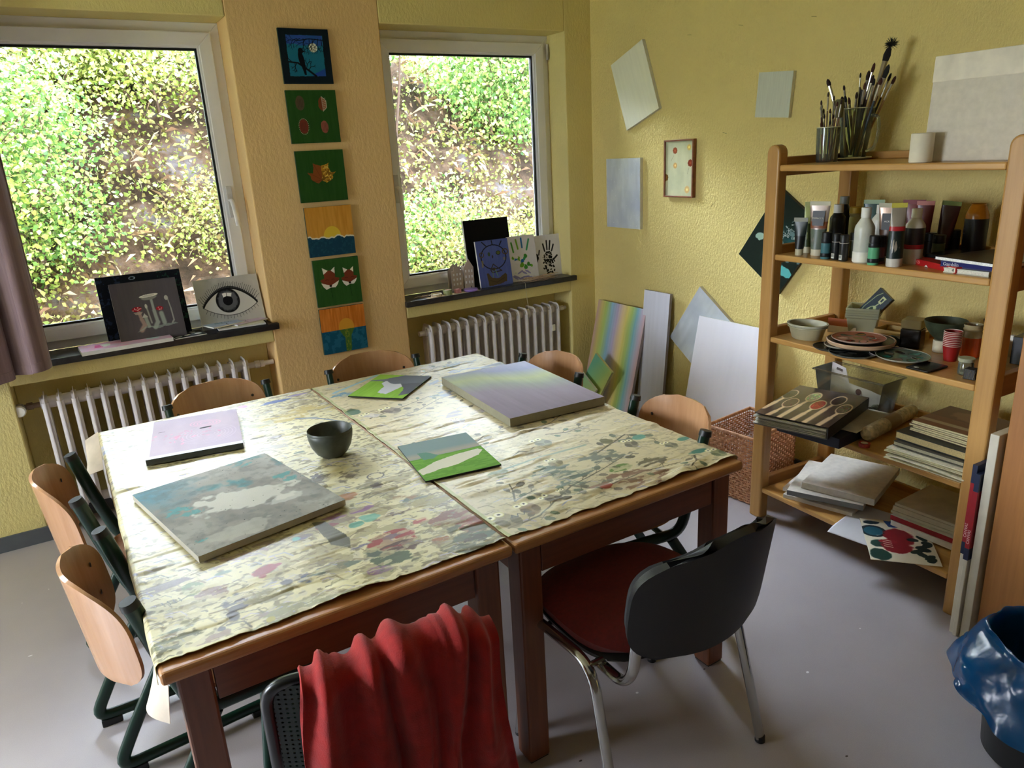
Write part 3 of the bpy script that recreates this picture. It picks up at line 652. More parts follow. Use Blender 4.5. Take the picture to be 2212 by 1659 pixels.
rwall('canvas', soft_art((222, 224, 238), asp=.3, amt=14, seed=2, cx=14), -.659, 0, .225, .84, .02, 'tall narrow pale lilac canvas leaning against the right wall', 'canvas', edge=(150, 146, 150), x=-.11, tilt=-.085)
rwall('canvas', art_rainbow(), -.335, 0, .475, .735, .02, 'large canvas with soft rainbow stripes leaning in the corner', 'canvas', edge=(150, 140, 142), x=-.215, tilt=-.235)
rwall('canvas', soft_art((242, 240, 248), asp=.66, amt=5, seed=2), -1.27, 0, .52, .76, .018, 'big blank white canvas leaning between the diamond canvas and the shelf', 'canvas', x=-.19, tilt=-.2)
def art_small(c1, c2, c3):
    a = A(90, c1, .6); a.mix(np.clip((a.X + a.Y * .5) * 1.4 - .3, 0, 1), c2); a.mix(np.clip((a.X + a.Y * .5) * 2 - 1.6, 0, 1), c3); return a
rwall('canvas', art_small((120, 184, 150), (176, 206, 120), (206, 210, 120)), -.226, .048, .2, .37, .018, 'small green and yellow canvas tilted against the rainbow canvas', 'canvas', math.radians(27), x=-.3, tilt=-.16, edge=(206, 206, 150))
rwall('canvas', art_small((150, 196, 140), (190, 208, 140), (204, 210, 190)), -.21, .046, .2, .235, .015, 'smallest green canvas standing in front of the tilted green one', 'canvas', math.radians(27), x=-.345, tilt=-.14)

# staples left in the plaster of the right wall
SM = M((120, 104, 60), .35, metal=.8)
for k, (y, z, ang, lab) in enumerate(((-.852, 2.236, .1, 'above the framed picture'), (-1.20, 2.23, .2, 'up and left of the small grey canvas'), (-1.62, 2.20, .15, 'up and right of the small grey canvas'), (-1.05, 1.36, -.8, 'right of the framed picture, slanting'), (-1.12, 1.73, .3, 'between framed picture and small grey canvas'))):
    o = MB().tube([(0, 0, -.011), (-.006, 0, -.011)], .0008, 6).tube([(-.006, 0, -.0115), (-.006, 0, .0115)], .0009, 6).tube([(0, 0, .011), (-.006, 0, .011)], .0008, 6).build('staple', SM)
    o.matrix_world = Matrix.Translation((0, y, z)) @ Matrix.Rotation(PI / 2 + ang, 4, 'X'); tag(o, 'loose wire staple in the right wall, ' + lab, 'staple', 'staples in the right wall')

# ================================================================== WINDOW SILLS (top at z .888)
SZ = .8885
def lean(name, art, x, y, w, h, tilt, label, cat='canvas', th=.014, rz=0, edge=(226, 226, 226), roll=0, mat=None, z=SZ):
    o = panel(name, w, h, th, art, edge, mat); place(o, (x, y, z), rz, tilt, roll); return tag(o, label, cat)
def flat(name, art, x, y, z, w, h, rz, label, cat='canvas', th=.012, edge=(226, 226, 226), mat=None):
    """lying face up; x,y is the centre"""
    o = panel(name, w, h, th, art, edge, mat); c, s = math.cos(rz), math.sin(rz); dy = -h / 2
    place(o, (x - s * dy * 1, y + c * dy, z + th), rz, -PI / 2); return tag(o, label, cat)
a = A(150, (16, 22, 34), 1.2); a.mix((vnoise(a.h, a.w, 40, 3, 2) > .66) * (a.X > .72) * .6, (40, 90, 70)); a.mix((vnoise(a.h, a.w, 30, 5, 2) > .66) * (a.X < .3) * .5, (60, 80, 120)); a.ring(.42, .06, .04, .02, .004, (150, 170, 200))
lean('canvas', a, -2.762, .085, .385, .33, -.2, 'dark night blue canvas leaning behind the mushroom picture on the left sill')
def art_mush():
    a = streaks(A(230, (92, 88, 96), 1.0), 3, 10); Wt = (206, 206, 202); r = random.Random(3)
    def stem(pts, w0, w1, c=(176, 176, 172)): a.line(pts, w0, c, .85, w1=w1)
    stem([(.35, .5), (.37, .62), (.4, .72), (.34, .8)], .03, .05, (188, 160, 150)); a.ell(.33, .45, .075, .04, (168, 24, 44), -.1)
    for k in range(12): a.ell(.33 + r.uniform(-.06, .06), .45 + r.uniform(-.028, .025), .009, .007, (236, 190, 190))
    a.poly([(.27, .5), (.41, .5), (.38, .54), (.3, .54)], (190, 170, 160), .8); stem([(.57, .3), (.58, .5), (.6, .7), (.55, .78)], .022, .05, (178, 188, 186))
    a.ell(.545, .28, .12, .04, (150, 150, 148), -.08); a.ell(.545, .25, .12, .02, Wt, -.08); a.ring(.545, .25, .12, .02, .004, (240, 240, 236), -.08)
    stem([(.48, .44), (.51, .7)], .012, .02); a.ell(.475, .42, .02, .038, Wt); stem([(.43, .58), (.46, .75)], .02, .05, (176, 186, 178)); a.poly([(.38, .6), (.43, .53), (.48, .6)], Wt, .9, .02)
    stem([(.82, .34), (.84, .5), (.85, .7), (.82, .74)], .01, .02); a.ell(.8, .32, .03, .04, (190, 190, 186)); stem([(.68, .56), (.7, .72)], .03, .06, (176, 190, 182)); a.ell(.67, .48, .055, .035, (176, 40, 56))
    for k in range(6): a.ell(.67 + r.uniform(-.04, .04), .48 + r.uniform(-.02, .02), .008, .006, (236, 200, 200))
    a.poly([(.26, .84), (.42, .76), (.6, .8), (.9, .76), (.86, .74), (.6, .76), (.4, .74)], (170, 190, 182), .6, .04); return a
lean('canvas', art_mush(), -2.755, .015, .3, .3, -.22, 'grey canvas painted with white and red mushrooms on the left sill')
def art_eye():
    a = soft_art((178, 180, 182), 240, 1.3, 26, 5, 9, (214, 214, 214)); K = (18, 18, 22); a.mix(np.clip(1.15 - np.hypot((a.X - .5) * 1.5, (a.Y - .52) * 1.7), 0, 1) * .25, (120, 122, 126))
    up = [(.08 + .84 * t, .56 - .34 * math.sin(PI * t) ** .8 + .02 * t) for t in np.linspace(0, 1, 24)]; lo = [(.92 - .84 * t, .58 + .2 * math.sin(PI * t) ** .8 - .02 * t) for t in np.linspace(0, 1, 24)]
    a.poly(up + lo, (206, 208, 210)); a.mix(0 * a.X, K); a.ell(.47, .47, .24, .245, K, e=.06); a.ell(.47, .47, .2, .205, (92, 96, 104), e=.2, noise=.25, cells=30); a.ell(.47, .47, .1, .1, K, e=.08)
    a.poly([(.4, .32), (.46, .31), (.46, .38), (.41, .4)], (244, 244, 244)); a.poly([(.47, .31), (.55, .33), (.53, .4), (.47, .38)], (236, 238, 240)); a.mix((a.Y < np.interp(a.X, [p[0] for p in up], [p[1] for p in up]) + .0) * (np.abs(a.X - .5) < .43) * (a.Y > np.interp(a.X, [p[0] for p in up], [p[1] - .05 for p in up])), (60, 62, 66))
    a.line(up, .018, K); a.line(lo, .008, (70, 70, 74)); r = random.Random(6)
    for k in range(34):
        t = .03 + .94 * k / 33; x = .08 + .84 * t; y = .56 - .34 * math.sin(PI * t) ** .8; d = (t - .5) * 1.7
        a.line([(x, y), (x + d * .05, y - .06), (x + d * .1 + .01, y - .1 - r.uniform(0, .05))], .007, K, w1=.003)
        y2 = .57 + .2 * math.sin(PI * t) ** .8
        if k % 2: a.line([(x, y2), (x + d * .04, y2 + .05 + r.uniform(0, .03))], .005, (40, 40, 44), w1=.003)
    return a
lean('canvas', art_eye(), -2.356, .07, .325, .262, -.28, 'canvas with a black and white drawing of an eye on the left sill')
a = soft_art((236, 176, 214), 110, 1.9, 20, 4, 4, (206, 214, 240)); a.poly([(.17, .28), (.25, .3), (.24, .7), (.15, .68)], (222, 96, 176)); a.ell(.28, .45, .1, .2, (236, 240, 240), noise=1); a.ell(.8, .4, .2, .3, (196, 226, 236), noise=.8)
flat('canvas', a, -2.885, .01, SZ, .4, .16, .06, 'pink and lilac canvas lying flat on the left sill', th=.018)
a = A(90, (30, 32, 36), 1.4); 
for x, y, r_ in ((.3, .3, .3), (.7, .25, .9), (.45, .65, -.2), (.8, .65, .4), (.15, .75, .1)): a.ell(x, y, .16, .07, (226, 226, 224), r_)
flat('card', a, -2.6, .03, SZ, .15, .13, .1, 'small black board painted with white petals on the left sill', 'card', .004)
BLK = (22, 24, 26)
flat('canvas', A(20, (30, 32, 36), 1.6), -2.335, .015, SZ, .25, .15, -.12, 'black edged board at the bottom of the card pile on the left sill', th=.008, edge=BLK)
flat('canvas', soft_art((214, 214, 206), 60, 1.5, 20), -2.34, .025, SZ + .0085, .235, .14, -.05, 'white board in the card pile on the left sill', th=.008)
a = soft_art((200, 196, 232), 90, 1.3, 20, 3, 5, (226, 190, 214)); branchlets(a, (.4, .9), -1.6, .25, .012, (60, 60, 90), random.Random(3), 4)
flat('card', a, -2.30, .055, SZ + .017, .18, .12, .35, 'lilac tree card on top of the card pile at the pillar end', 'card', .006)
a = soft_art((176, 206, 238), 120, 1.3, 30, 3, 5, (206, 196, 232)); branchlets(a, (.5, .95), -1.5, .22, .018, (30, 36, 60), random.Random(8), 6)
flat('card', a, -2.42, .045, SZ + .0235, .17, .125, .3, 'pale blue card with a bare tree on the left sill', 'card', .006)
# ---- right sill
lean('canvas', soft_art((10, 10, 11), asp=.77, amt=3), -.745, .1, .325, .415, -.13, 'tall black canvas leaning in the right window', th=.018, edge=(228, 226, 224))
def art_face():
    a = streaks(A(190, (84, 98, 168), .78), 2, 16, 30); K = (34, 34, 40); a.ring(.5, .37, .3, .26, .011, K, a0=-4, a1=4); Br = (86, 72, 50)
    for x0, y0, x1, y1 in ((.2, .03, .31, .12), (.5, .02, .51, .1), (.8, .05, .73, .13)): a.line([(x0, y0), (x1, y1)], .016, K)
    a.ell(.37, .3, .03, .045, (66, 84, 60)); a.ell(.66, .29, .05, .045, (92, 100, 50)); a.ring(.66, .29, .05, .04, .006, K); a.ell(.47, .36, .016, .035, (60, 50, 60)); a.ring(.14, .3, .05, .05, .01, Br); a.ring(.88, .28, .06, .055, .012, Br)
    for k in range(5): a.line([(.12 + k * .012, .42), (.11 + k * .01, .56)], .004, (150, 136, 90)); a.line([(.8 + k * .012, .4), (.8 + k * .012, .46)], .004, (150, 136, 90))
    a.line([(.36, .64), (.46, .52), (.6, .62), (.7, .68), (.4, .7), (.36, .64)], .014, (60, 50, 44)); a.ell(.46, .63, .05, .035, (70, 60, 50)); a.line([(.5, .64), (.56, .8)], .008, (120, 176, 96)); a.line([(.42, .66), (.4, .82)], .008, (120, 150, 96))
    a.poly([(.22, .7), (.28, .7), (.36, .8), (.56, .84), (.8, .74), (.84, .78), (.82, .92), (.6, .96), (.34, .98), (.25, .98)], Br, 1, .02); a.line([(.3, .86), (.5, .92), (.75, .84)], .006, (60, 48, 36)); return a
lean('canvas', art_face(), -.755, .028, .235, .29, -.17, 'blue canvas with a childlike brown face leaning in the right window')
def hand(a, x, y, s, ang, c, seed, mosaic=False, fl=1):
    r = random.Random(seed); ca, sa = math.cos(ang), math.sin(ang)
    def T(u, v): return (x + (u * fl * ca - v * sa) * s / a.asp, y + (u * fl * sa + v * ca) * s)
    cols = c if isinstance(c, list) else [c]
    for k, (u, v, l) in enumerate(((-.16, -.2, .2), (-.055, -.26, .24), (.05, -.26, .24), (.15, -.2, .19))):
        w = .034 * s; p = [T(u * .8, v + .02), T(u * 1.05, v - l * .5), T(u * 1.25, v - l)]; cc = cols[k % len(cols)]; a.line([p[0], p[1]], w, cc, .95); a.line([T(u * 1.1, v - l * .62), p[2]], w, cc, .95)
    a.line([T(.2, .06), T(.33, -.06)], .036 * s, cols[0]); cc = cols[-1]
    a.ell(*T(0, .02), .17 * s, .2 * s, cc, ang, noise=.5, seed=seed)
    if mosaic:
        for k in range(16): a.line([T(r.uniform(-.2, .2), r.uniform(-.2, .3)), T(r.uniform(-.2, .2), r.uniform(-.2, .3))], .006 * s * 2, (236, 236, 244))
def art_hands():
    a = soft_art((222, 222, 238), 170, .75, 6); r = random.Random(2); GB = [(70, 150, 60), (110, 170, 60), (40, 110, 190), (60, 160, 110)]
    for u in ((.12, .14, .16, .34), (.3, .08, .34, .28), (.5, .06, .5, .26), (.78, .1, .66, .32)): a.line([(u[0], u[1]), (u[2], u[3])], .028, GB[int(u[0] * 5) % 4])
    for k in range(22): a.ell(r.uniform(.1, .85), r.uniform(.32, .8), r.uniform(.03, .08), r.uniform(.02, .05), GB[r.randrange(4)] if k % 3 else (226, 226, 240), r.uniform(0, 3), noise=.7, seed=k)
    for k in range(9): a.ell(r.uniform(.1, .9), r.uniform(.78, .95), .08, .02, (150, 146, 214), r.uniform(-.6, .6), noise=.8, seed=k)
    return a
lean('canvas', art_hands(), -.515, .06, .205, .29, -.18, 'small canvas with green and blue handprints in the right window')
a = soft_art((226, 226, 240), 200, 1.15, 5); K = (26, 26, 32); hand(a, .3, .5, .6, -.6, K, 3, False); hand(a, .64, .55, .8, .1, K, 5, True)
for k in range(5): a.ell(.1, .3 + k * .05, .07, .012, (150, 146, 200))
r = random.Random(4)
for k in range(30): a.ell(.66 + r.uniform(-.16, .14), .7 + r.uniform(-.12, .25), .03, .02, K, r.uniform(0, 3), noise=.8, seed=k)
lean('canvas', a, -.345, .1, .31, .27, -.1, 'white canvas with black handprints leaning at the right end of the right sill')
# cardboard houses
KR = M((188, 172, 164), .8, .05)
g = empty('cardboard_house', (-.99, .1, SZ), .15, 'grey cardboard house with a stepped gable and punched windows', 'paper house', 'cardboard houses on the right sill')
for nm, dy, pts, wn in (('front_wall', 0, [(-.055, 0), (.03, 0), (.03, .12), (.015, .12), (.015, .145), (-.003, .145), (-.003, .165), (-.02, .165), (-.02, .145), (-.035, .145), (-.035, .12), (-.055, .12)], 1), ('back_wall', .05, [(-.045, 0), (.03, 0), (.03, .12), (.0, .16), (-.045, .12)], 0)):
    m = MB(); m.prism(pts, dy, dy + .0025)
    o = m.build(nm, KR, g)
m = MB()
for x in (-.037, -.012, .012):
    for z in (.03, .06, .09): m.box(x - .005, x + .005, -.0012, .0, z, z + .014)
m.build('window_openings', M((235, 235, 240), .7), g); MB().box(.03, .0325, 0, .05, 0, .12).build('side_wall', KR, g)
g = empty('cardboard_house', (-.925, .105, SZ), -.2, 'taller pointed cardboard house beside the stepped one', 'paper house', 'cardboard houses on the right sill')
m = MB(); m.prism([(-.022, 0), (.042, 0), (.042, .13), (-.022, .13)], 0, .0025); m.prism([(-.022, .13), (.042, .13), (.01, .185)], 0, .0025); m.build('front_wall', KR, g)
m = MB()
for x in (-.01, .012, .03):
    for z in (.03, .065, .1): m.box(x - .004, x + .004, -.0012, 0, z, z + .016)
m.build('window_openings', M((235, 235, 240), .7), g); MB().box(-.022, -.0195, 0, .055, 0, .14).build('side_wall', KR, g)
a = soft_art((226, 206, 180), 60, 2.4, 14); o = flat('paper', a, -1.09, -.005, SZ, .36, .045, .03, 'beige paper strip under the tins on the right sill', 'paper', .001)
def tin(name, x, y, r, h, c, label, lid=None, cat='tin', z=SZ + .0015):
    g = empty(name, (x, y, z), 0, label, cat); MB().lathe([(r, 0), (r, h), (r * .88, h), (r * .86, h * .8 if lid else h * .6)], 28).build('body', M(c, .5, .08, 60), g, True)
    if lid: MB().lathe([(r * .8, h * .8), (r * .8, h * .86)], 24).build('filling', M(lid, .4), g, True)
    return g
tin('tin', -1.2, 0, .034, .016, (196, 180, 148), 'flat round beige tin at the left of the right sill'); tin('candle_tin', -1.128, -.005, .027, .032, (150, 158, 110), 'olive green tin with red wax on the right sill', (170, 40, 50))
o = MB().box(-.018, .018, -.014, .014, 0, .025).build('wax_block', M((206, 140, 150), .5), bevel=.003); place(o, (-1.055, .0, SZ + .0015), .2); tag(o, 'small pink block beside the green tin', 'block')
o = MB().lathe([(.0, 0), (.04, 0), (.046, .006), (.043, .013), (0, .014)], 36).build('disc', M((140, 112, 200), .4), None, True); place(o, (-.965, .0, SZ + .002)); tag(o, 'round purple disc lying in front of the blue face canvas', 'disc')
def scraps(name, x, y, n, seed, c, label, spread, cat):
    m = MB(); r = random.Random(seed)
    for k in range(n):
        a = r.uniform(-.5, .5); l = r.uniform(.5, 1) * spread; ox, oy = r.uniform(-.2, .2) * spread, r.uniform(-.2, .2) * spread * .4; wd = r.uniform(.006, .014)
        m.sheet(lambda u, v: (ox + (u - .5) * l * math.cos(a) - v * wd * math.sin(a), oy + (u - .5) * l * math.sin(a) * .4 + v * wd, .003 + k * .0016 + .004 * math.sin(u * 7 + k)), 8, 1, .0012)
    o = m.build(name, M(c, .8, .12, 60), None, True); place(o, (x, y, SZ)); return tag(o, label, cat, kind=None)
scraps('leather_scraps', -1.28, .03, 5, 3, (186, 160, 140), 'curled leather scraps at the pillar end of the right sill', .12, 'scraps')
scraps('raffia_bundle', -.46, -.008, 18, 4, (206, 180, 158), 'bundle of pale raffia strips on the right sill', .26, 'raffia')
o = MB().tube([(-.59, .0, .897), (-.588, -.036, .896), (-.587, -.04, .84), (-.575, -.043, .72), (-.566, -.042, .67)], .0011, 6, .01).build('thread', M((210, 206, 180), .8), None, True); tag(o, 'thin cream thread hanging over the right sill edge', 'thread')

# ================================================================== TABLES
ST1= [(-2.454, -1.179, 0.122, 0.06, (216, 188, 96), 1), (-2.369, -1.11, 0.089, 0.04, (222, 196, 110), 1), (-2.563, -1.186, 0.054, 0.04, (210, 200, 150), 1), (-2.425, -0.935, 0.061, 0.014, (66, 92, 170), 0), (-2.476, -0.945, 0.03, 0.012, (70, 100, 180), 0), (-2.338, -0.906, 0.053, 0.012, (170, 150, 210), 0), (-2.562, -0.91, 0.022, 0.016, (206, 120, 190), 0), (-3.031, -1.043, 0.094, 0.03, (214, 214, 232), 1), (-3.059, -1.105, 0.046, 0.012, (170, 176, 206), 1), (-3.0, -1.333, 0.065, 0.02, (226, 222, 236), 1), (-2.521, -1.83, 0.082, 0.045, (120, 106, 72), 1), (-2.531, -1.452, 0.059, 0.03, (190, 180, 160), 1), (-2.559, -1.373, 0.034, 0.02, (110, 90, 60), 1), (-2.5, -2.01, 0.035, 0.025, (206, 140, 80), 1), (-2.501, -2.316, 0.038, 0.035, (176, 60, 52), 1), (-2.409, -2.276, 0.037, 0.03, (184, 76, 60), 1), (-2.308, -2.314, 0.041, 0.04, (150, 84, 56), 1), (-2.31, -2.385, 0.04, 0.03, (170, 96, 80), 1), (-2.388, -2.402, 0.028, 0.02, (176, 110, 60), 1), (-2.496, -2.379, 0.031, 0.02, (96, 60, 44), 1), (-2.572, -2.35, 0.042, 0.035, (84, 96, 76), 1), (-2.532, -2.434, 0.035, 0.04, (88, 104, 72), 1), (-2.366, -2.463, 0.069, 0.05, (110, 106, 74), 1), (-2.283, -2.437, 0.046, 0.03, (110, 120, 96), 1), (-2.565, -2.105, 0.04, 0.02, (156, 104, 140), 1), (-2.507, -2.115, 0.027, 0.015, (150, 100, 150), 1), (-2.501, -2.172, 0.026, 0.02, (140, 206, 180), 0), (-2.547, -2.186, 0.017, 0.012, (126, 196, 170), 0), (-2.706, -2.16, 0.015, 0.016, (140, 214, 196), 0), (-2.624, -2.143, 0.019, 0.012, (150, 80, 70), 1), (-2.582, -2.436, 0.028, 0.02, (160, 120, 150), 1), (-2.812, -2.269, 0.031, 0.02, (170, 52, 56), 0), (-2.783, -2.265, 0.015, 0.01, (170, 52, 56), 0), (-2.828, -2.298, 0.014, 0.012, (180, 90, 90), 0), (-2.936, -2.291, 0.027, 0.026, (140, 96, 74), 1), (-2.98, -2.244, 0.015, 0.035, (132, 150, 90), 1), (-2.911, -2.371, 0.02, 0.025, (116, 108, 112), 1), (-2.923, -2.427, 0.013, 0.02, (110, 104, 106), 0), (-2.878, -2.385, 0.02, 0.018, (120, 100, 104), 1), (-2.787, -2.363, 0.018, 0.018, (110, 102, 108), 0), (-2.756, -2.369, 0.016, 0.018, (116, 120, 140), 1), (-2.704, -2.384, 0.033, 0.02, (140, 130, 140), 1), (-2.906, -2.219, 0.024, 0.01, (110, 130, 90), 0), (-2.824, -2.379, 0.041, 0.02, (170, 160, 110), 1), (-2.536, -2.496, 0.051, 0.03, (120, 120, 90), 1), (-2.659, -2.454, 0.06, 0.03, (150, 150, 100), 1), (-2.801, -2.485, 0.055, 0.03, (160, 156, 104), 1), (-3.017, -2.38, 0.028, 0.015, (140, 132, 70), 1), (-2.954, -2.456, 0.011, 0.012, (110, 104, 110), 0), (-2.876, -2.462, 0.029, 0.016, (170, 150, 130), 1), (-2.857, -2.483, 0.008, 0.008, (196, 180, 60), 0), (-3.046, -2.447, 0.041, 0.014, (110, 106, 60), 1), (-3.072, -2.474, 0.026, 0.01, (120, 112, 70), 1), (-2.316, -2.173, 0.036, 0.03, (190, 176, 110), 1), (-2.357, -2.102, 0.029, 0.02, (180, 140, 90), 1), (-2.396, -2.469, 0.037, 0.02, (96, 96, 64), 1), (-2.32, -2.454, 0.032, 0.02, (100, 84, 60), 1)]
ST2= [(-2.165, -1.031, 0.076, 0.02, (110, 170, 214), 1), (-2.134, -0.823, 0.14, 0.012, (130, 180, 220), 1), (-1.939, -0.753, 0.152, 0.012, (150, 190, 220), 1), (-2.233, -1.283, 0.03, 0.03, (96, 130, 104), 0), (-2.123, -1.584, 0.038, 0.03, (196, 190, 120), 1), (-1.743, -2.247, 0.079, 0.03, (134, 140, 120), 1), (-1.914, -2.269, 0.057, 0.06, (124, 140, 120), 1), (-1.881, -2.398, 0.047, 0.04, (130, 128, 104), 1), (-1.765, -2.429, 0.074, 0.05, (160, 120, 90), 1), (-1.534, -2.188, 0.025, 0.02, (110, 184, 160), 0), (-1.466, -2.399, 0.037, 0.018, (80, 150, 130), 0), (-1.436, -2.296, 0.023, 0.012, (84, 160, 140), 0), (-1.645, -2.151, 0.021, 0.03, (120, 116, 70), 0), (-1.654, -2.366, 0.035, 0.02, (120, 110, 80), 1), (-1.749, -2.335, 0.037, 0.02, (110, 150, 60), 1), (-1.87, -2.427, 0.024, 0.012, (180, 70, 50), 0), (-1.931, -1.585, 0.061, 0.03, (206, 190, 190), 1), (-1.901, -1.323, 0.066, 0.03, (176, 180, 196), 1), (-1.539, -1.113, 0.157, 0.04, (190, 196, 216), 1), (-1.652, -0.961, 0.118, 0.03, (180, 190, 206), 1), (-2.065, -2.148, 0.04, 0.02, (150, 160, 120), 1)]
OWLS= [((-2.238, -2.382), (-2.208, -2.377)), ((-2.142, -2.366), (-2.118, -2.364)), ((-2.06, -2.365), (-2.042, -2.357)), ((-1.995, -2.356), (-1.981, -2.355)), ((-1.896, -2.157), (-1.875, -2.16)), ((-1.841, -1.99), (-1.816, -1.989)), ((-2.21, -1.344), (-2.186, -1.337)), ((-2.122, -1.328), (-2.094, -1.323)), ((-1.602, -2.186), (-1.582, -2.192)), ((-1.444, -2.417), (-1.423, -2.42)), ((-1.517, -2.282), (-1.499, -2.281))]
BR= [[(-2.225, -2.459), (-2.117, -2.448), (-1.946, -2.355), (-1.805, -2.321), (-1.682, -2.282)], [(-2.2, -1.412), (-2.087, -1.371), (-1.898, -1.302)], [(-2.129, -2.337), (-2.097, -2.275), (-2.086, -2.236)], [(-2.129, -2.337), (-2.082, -2.318), (-2.044, -2.31)], [(-1.767, -1.968), (-1.698, -1.997), (-1.618, -1.987)], [(-1.945, -2.347), (-1.89, -2.43), (-1.711, -2.409), (-1.576, -2.428)], [(-1.504, -2.416), (-1.538, -2.459), (-1.578, -2.48)], [(-2.254, -1.759), (-2.101, -1.804), (-1.986, -1.925)], [(-1.769, -1.19), (-1.797, -1.412), (-1.796, -1.562)], [(-1.731, -2.209), (-1.557, -2.142), (-1.501, -2.243)]]
TZ = .74; TX0, TX1, TX2, TY0, TY1 = -3.0901, -2.2585, -1.4141, -2.5376, -.8445
BEECH = wood((140, 88, 48), (184, 134, 82), 'x'); BEECHZ_SHADED = wood((92, 50, 28), (122, 72, 42), 'z'); APR_SHADED = wood((88, 46, 24), (118, 68, 38), 'x')  # legs and aprons are the same beech with their shade put into the colour
BEECHY_SHADED = wood((112, 62, 34), (146, 90, 52), 'y')  # side aprons, beech coloured darker to stand in for shade
def table(x0, x1, label):
    cx, cy = (x0 + x1) / 2, (TY0 + TY1) / 2; w, d = (x1 - x0) / 2, (TY1 - TY0) / 2
    g = empty('table', (cx, cy, 0), 0, label, 'table', 'two wooden tables pushed side by side')
    MB().box(-w, w, -d, d, TZ - .03, TZ).build('tabletop', BEECH, g, bevel=.009, seg=3)
    for nm, b in (('front_apron', (-w + .1, w - .1, -d + .035, -d + .057)), ('rear_apron', (-w + .1, w - .1, d - .057, d - .035)), ('side_apron', (-w + .035, -w + .057, -d + .1, d - .1)), ('side_apron', (w - .057, w - .035, -d + .1, d - .1))):
        MB().box(*b, TZ - .13, TZ - .03).build(nm, APR_SHADED if 'side' not in nm else BEECHY_SHADED, g, bevel=.002)
    for sx in (-1, 1):
        for sy in (-1, 1):
            l = MB().box(-.034, .034, -.034, .034, .004, TZ - .03).build('leg', BEECHZ_SHADED, g, bevel=.006); l.location = (sx * (w - .062), sy * (d - .062), 0)
            MB().box(-.03, .03, -.03, .03, 0, .004).build('foot_pad', M((40, 34, 30), .7), l)
    return g
table(TX0, TX1 - .003, 'beech wood table on the left, its near strip of wood bare'); table(TX1 + .003, TX2, 'beech wood table on the right, under the owl print cloth')

CREAM = (222, 212, 172)
def cloth_art(x0, x1, y0, y1, n, base, seed, brown, q=1.0):
    asp = (x1 - x0) / (y1 - y0); a = Art(int(n * asp), n, base, asp); H = y1 - y0
    P = lambda x, y: ((x - x0) / (x1 - x0), (y1 - y) / H)
    r = random.Random(seed); m = vnoise(a.h, a.w, 5, seed, 4, asp); a.mix(np.clip(m - .42, 0, 1) * .6, tuple(v * .86 for v in base))
    # worn scratches of dried brush water
    m = vnoise(a.h, a.w, 110, seed + 1, 3, .22); m2 = vnoise(a.h, a.w, 6, seed + 2, 3, asp); a.mix(np.clip((m - .56) * 14, 0, 1) * np.clip((m2 - .42) * 4, 0, 1) * .5 * q, brown)
    m = vnoise(a.h, a.w, 150, seed + 21, 2, .3); a.mix(np.clip((m - .66) * 12, 0, 1) * .5 * q, tuple(v * .62 for v in brown))
    m = vnoise(a.h, a.w, 70, seed + 23, 3, .5); a.mix(np.clip((m - .62) * 10, 0, 1) * .22 * q, (150, 150, 160))
    m = vnoise(a.h, a.w, 90, seed + 3, 2, asp); a.mix((m > .68) * np.clip((m2 - .4) * 4, 0, 1) * .4 * q, tuple(v * .75 for v in brown))
    for k in range(int(1100 * q)):
        x, y = r.random(), r.random() ** .8; g = r.uniform(-.5, .25); l = r.uniform(.004, .022); c = r.choice([brown, (120, 108, 84), (146, 134, 110), (96, 92, 80), (150, 150, 176), (180, 170, 196)])
        a.line([(x, y), (x + l * math.cos(g) / asp, y + l * math.sin(g)), (x + l * 1.6 * math.cos(g + .5) / asp, y + l * 1.6 * math.sin(g + .5))], r.uniform(.0007, .0021), c, r.uniform(.45, .95))
    return a, P, H, r
def patch(a, P, H, x, y, rx, ry, c, tex, seed, r):
    u, v = P(x, y); n = vnoise(a.h, a.w, 34, seed, 5, a.asp * .6)
    d = np.hypot((a.X - u) * a.asp * H / rx, (a.Y - v) * H / ry) + (n - .5) * (4.2 if tex else 1.8)
    m = np.clip((1 - d) * 6, 0, 1)
    if tex: m = m * (.25 + .75 * (vnoise(a.h, a.w, 120, seed + 7, 3, a.asp * .35) > .47))
    a.mix(m * .92, tuple(v * .8 for v in c))
def leaf_at(a, P, x, y, ang, l, c):
    u, v = P(x, y); a.poly([(u + (math.cos(ang) * l * (.5 + .5 * math.cos(t)) - math.sin(ang) * l * .32 * math.sin(t)) / (a.asp * HH[0]), v - (math.sin(ang) * l * (.5 + .5 * math.cos(t)) + math.cos(ang) * l * .32 * math.sin(t)) / HH[0]) for t in [2 * PI * k / 14 for k in range(14)]], c, .85)
HH = [1]
def motif_branch(a, P, pts, r, c):
    a.line([P(*p) for p in pts], .0028, c, .9, w1=.0012)
    for p, q in zip(pts, pts[1:]):
        n = max(2, int(math.dist(p, q) / .035)); g = math.atan2(q[1] - p[1], q[0] - p[0])
        for k in range(n):
            t = (k + r.uniform(.2, .8)) / n; x, y = p[0] + (q[0] - p[0]) * t, p[1] + (q[1] - p[1]) * t; s = 1 if k % 2 else -1; an = g + s * r.uniform(.5, 1.2)
            e = (x + .02 * math.cos(an), y + .02 * math.sin(an)); a.line([P(x, y), P(*e)], .0009, c, .8); leaf_at(a, P, e[0], e[1], an, r.uniform(.024, .036), r.choice([c, (96, 104, 84), (112, 104, 88), (86, 104, 80)]))
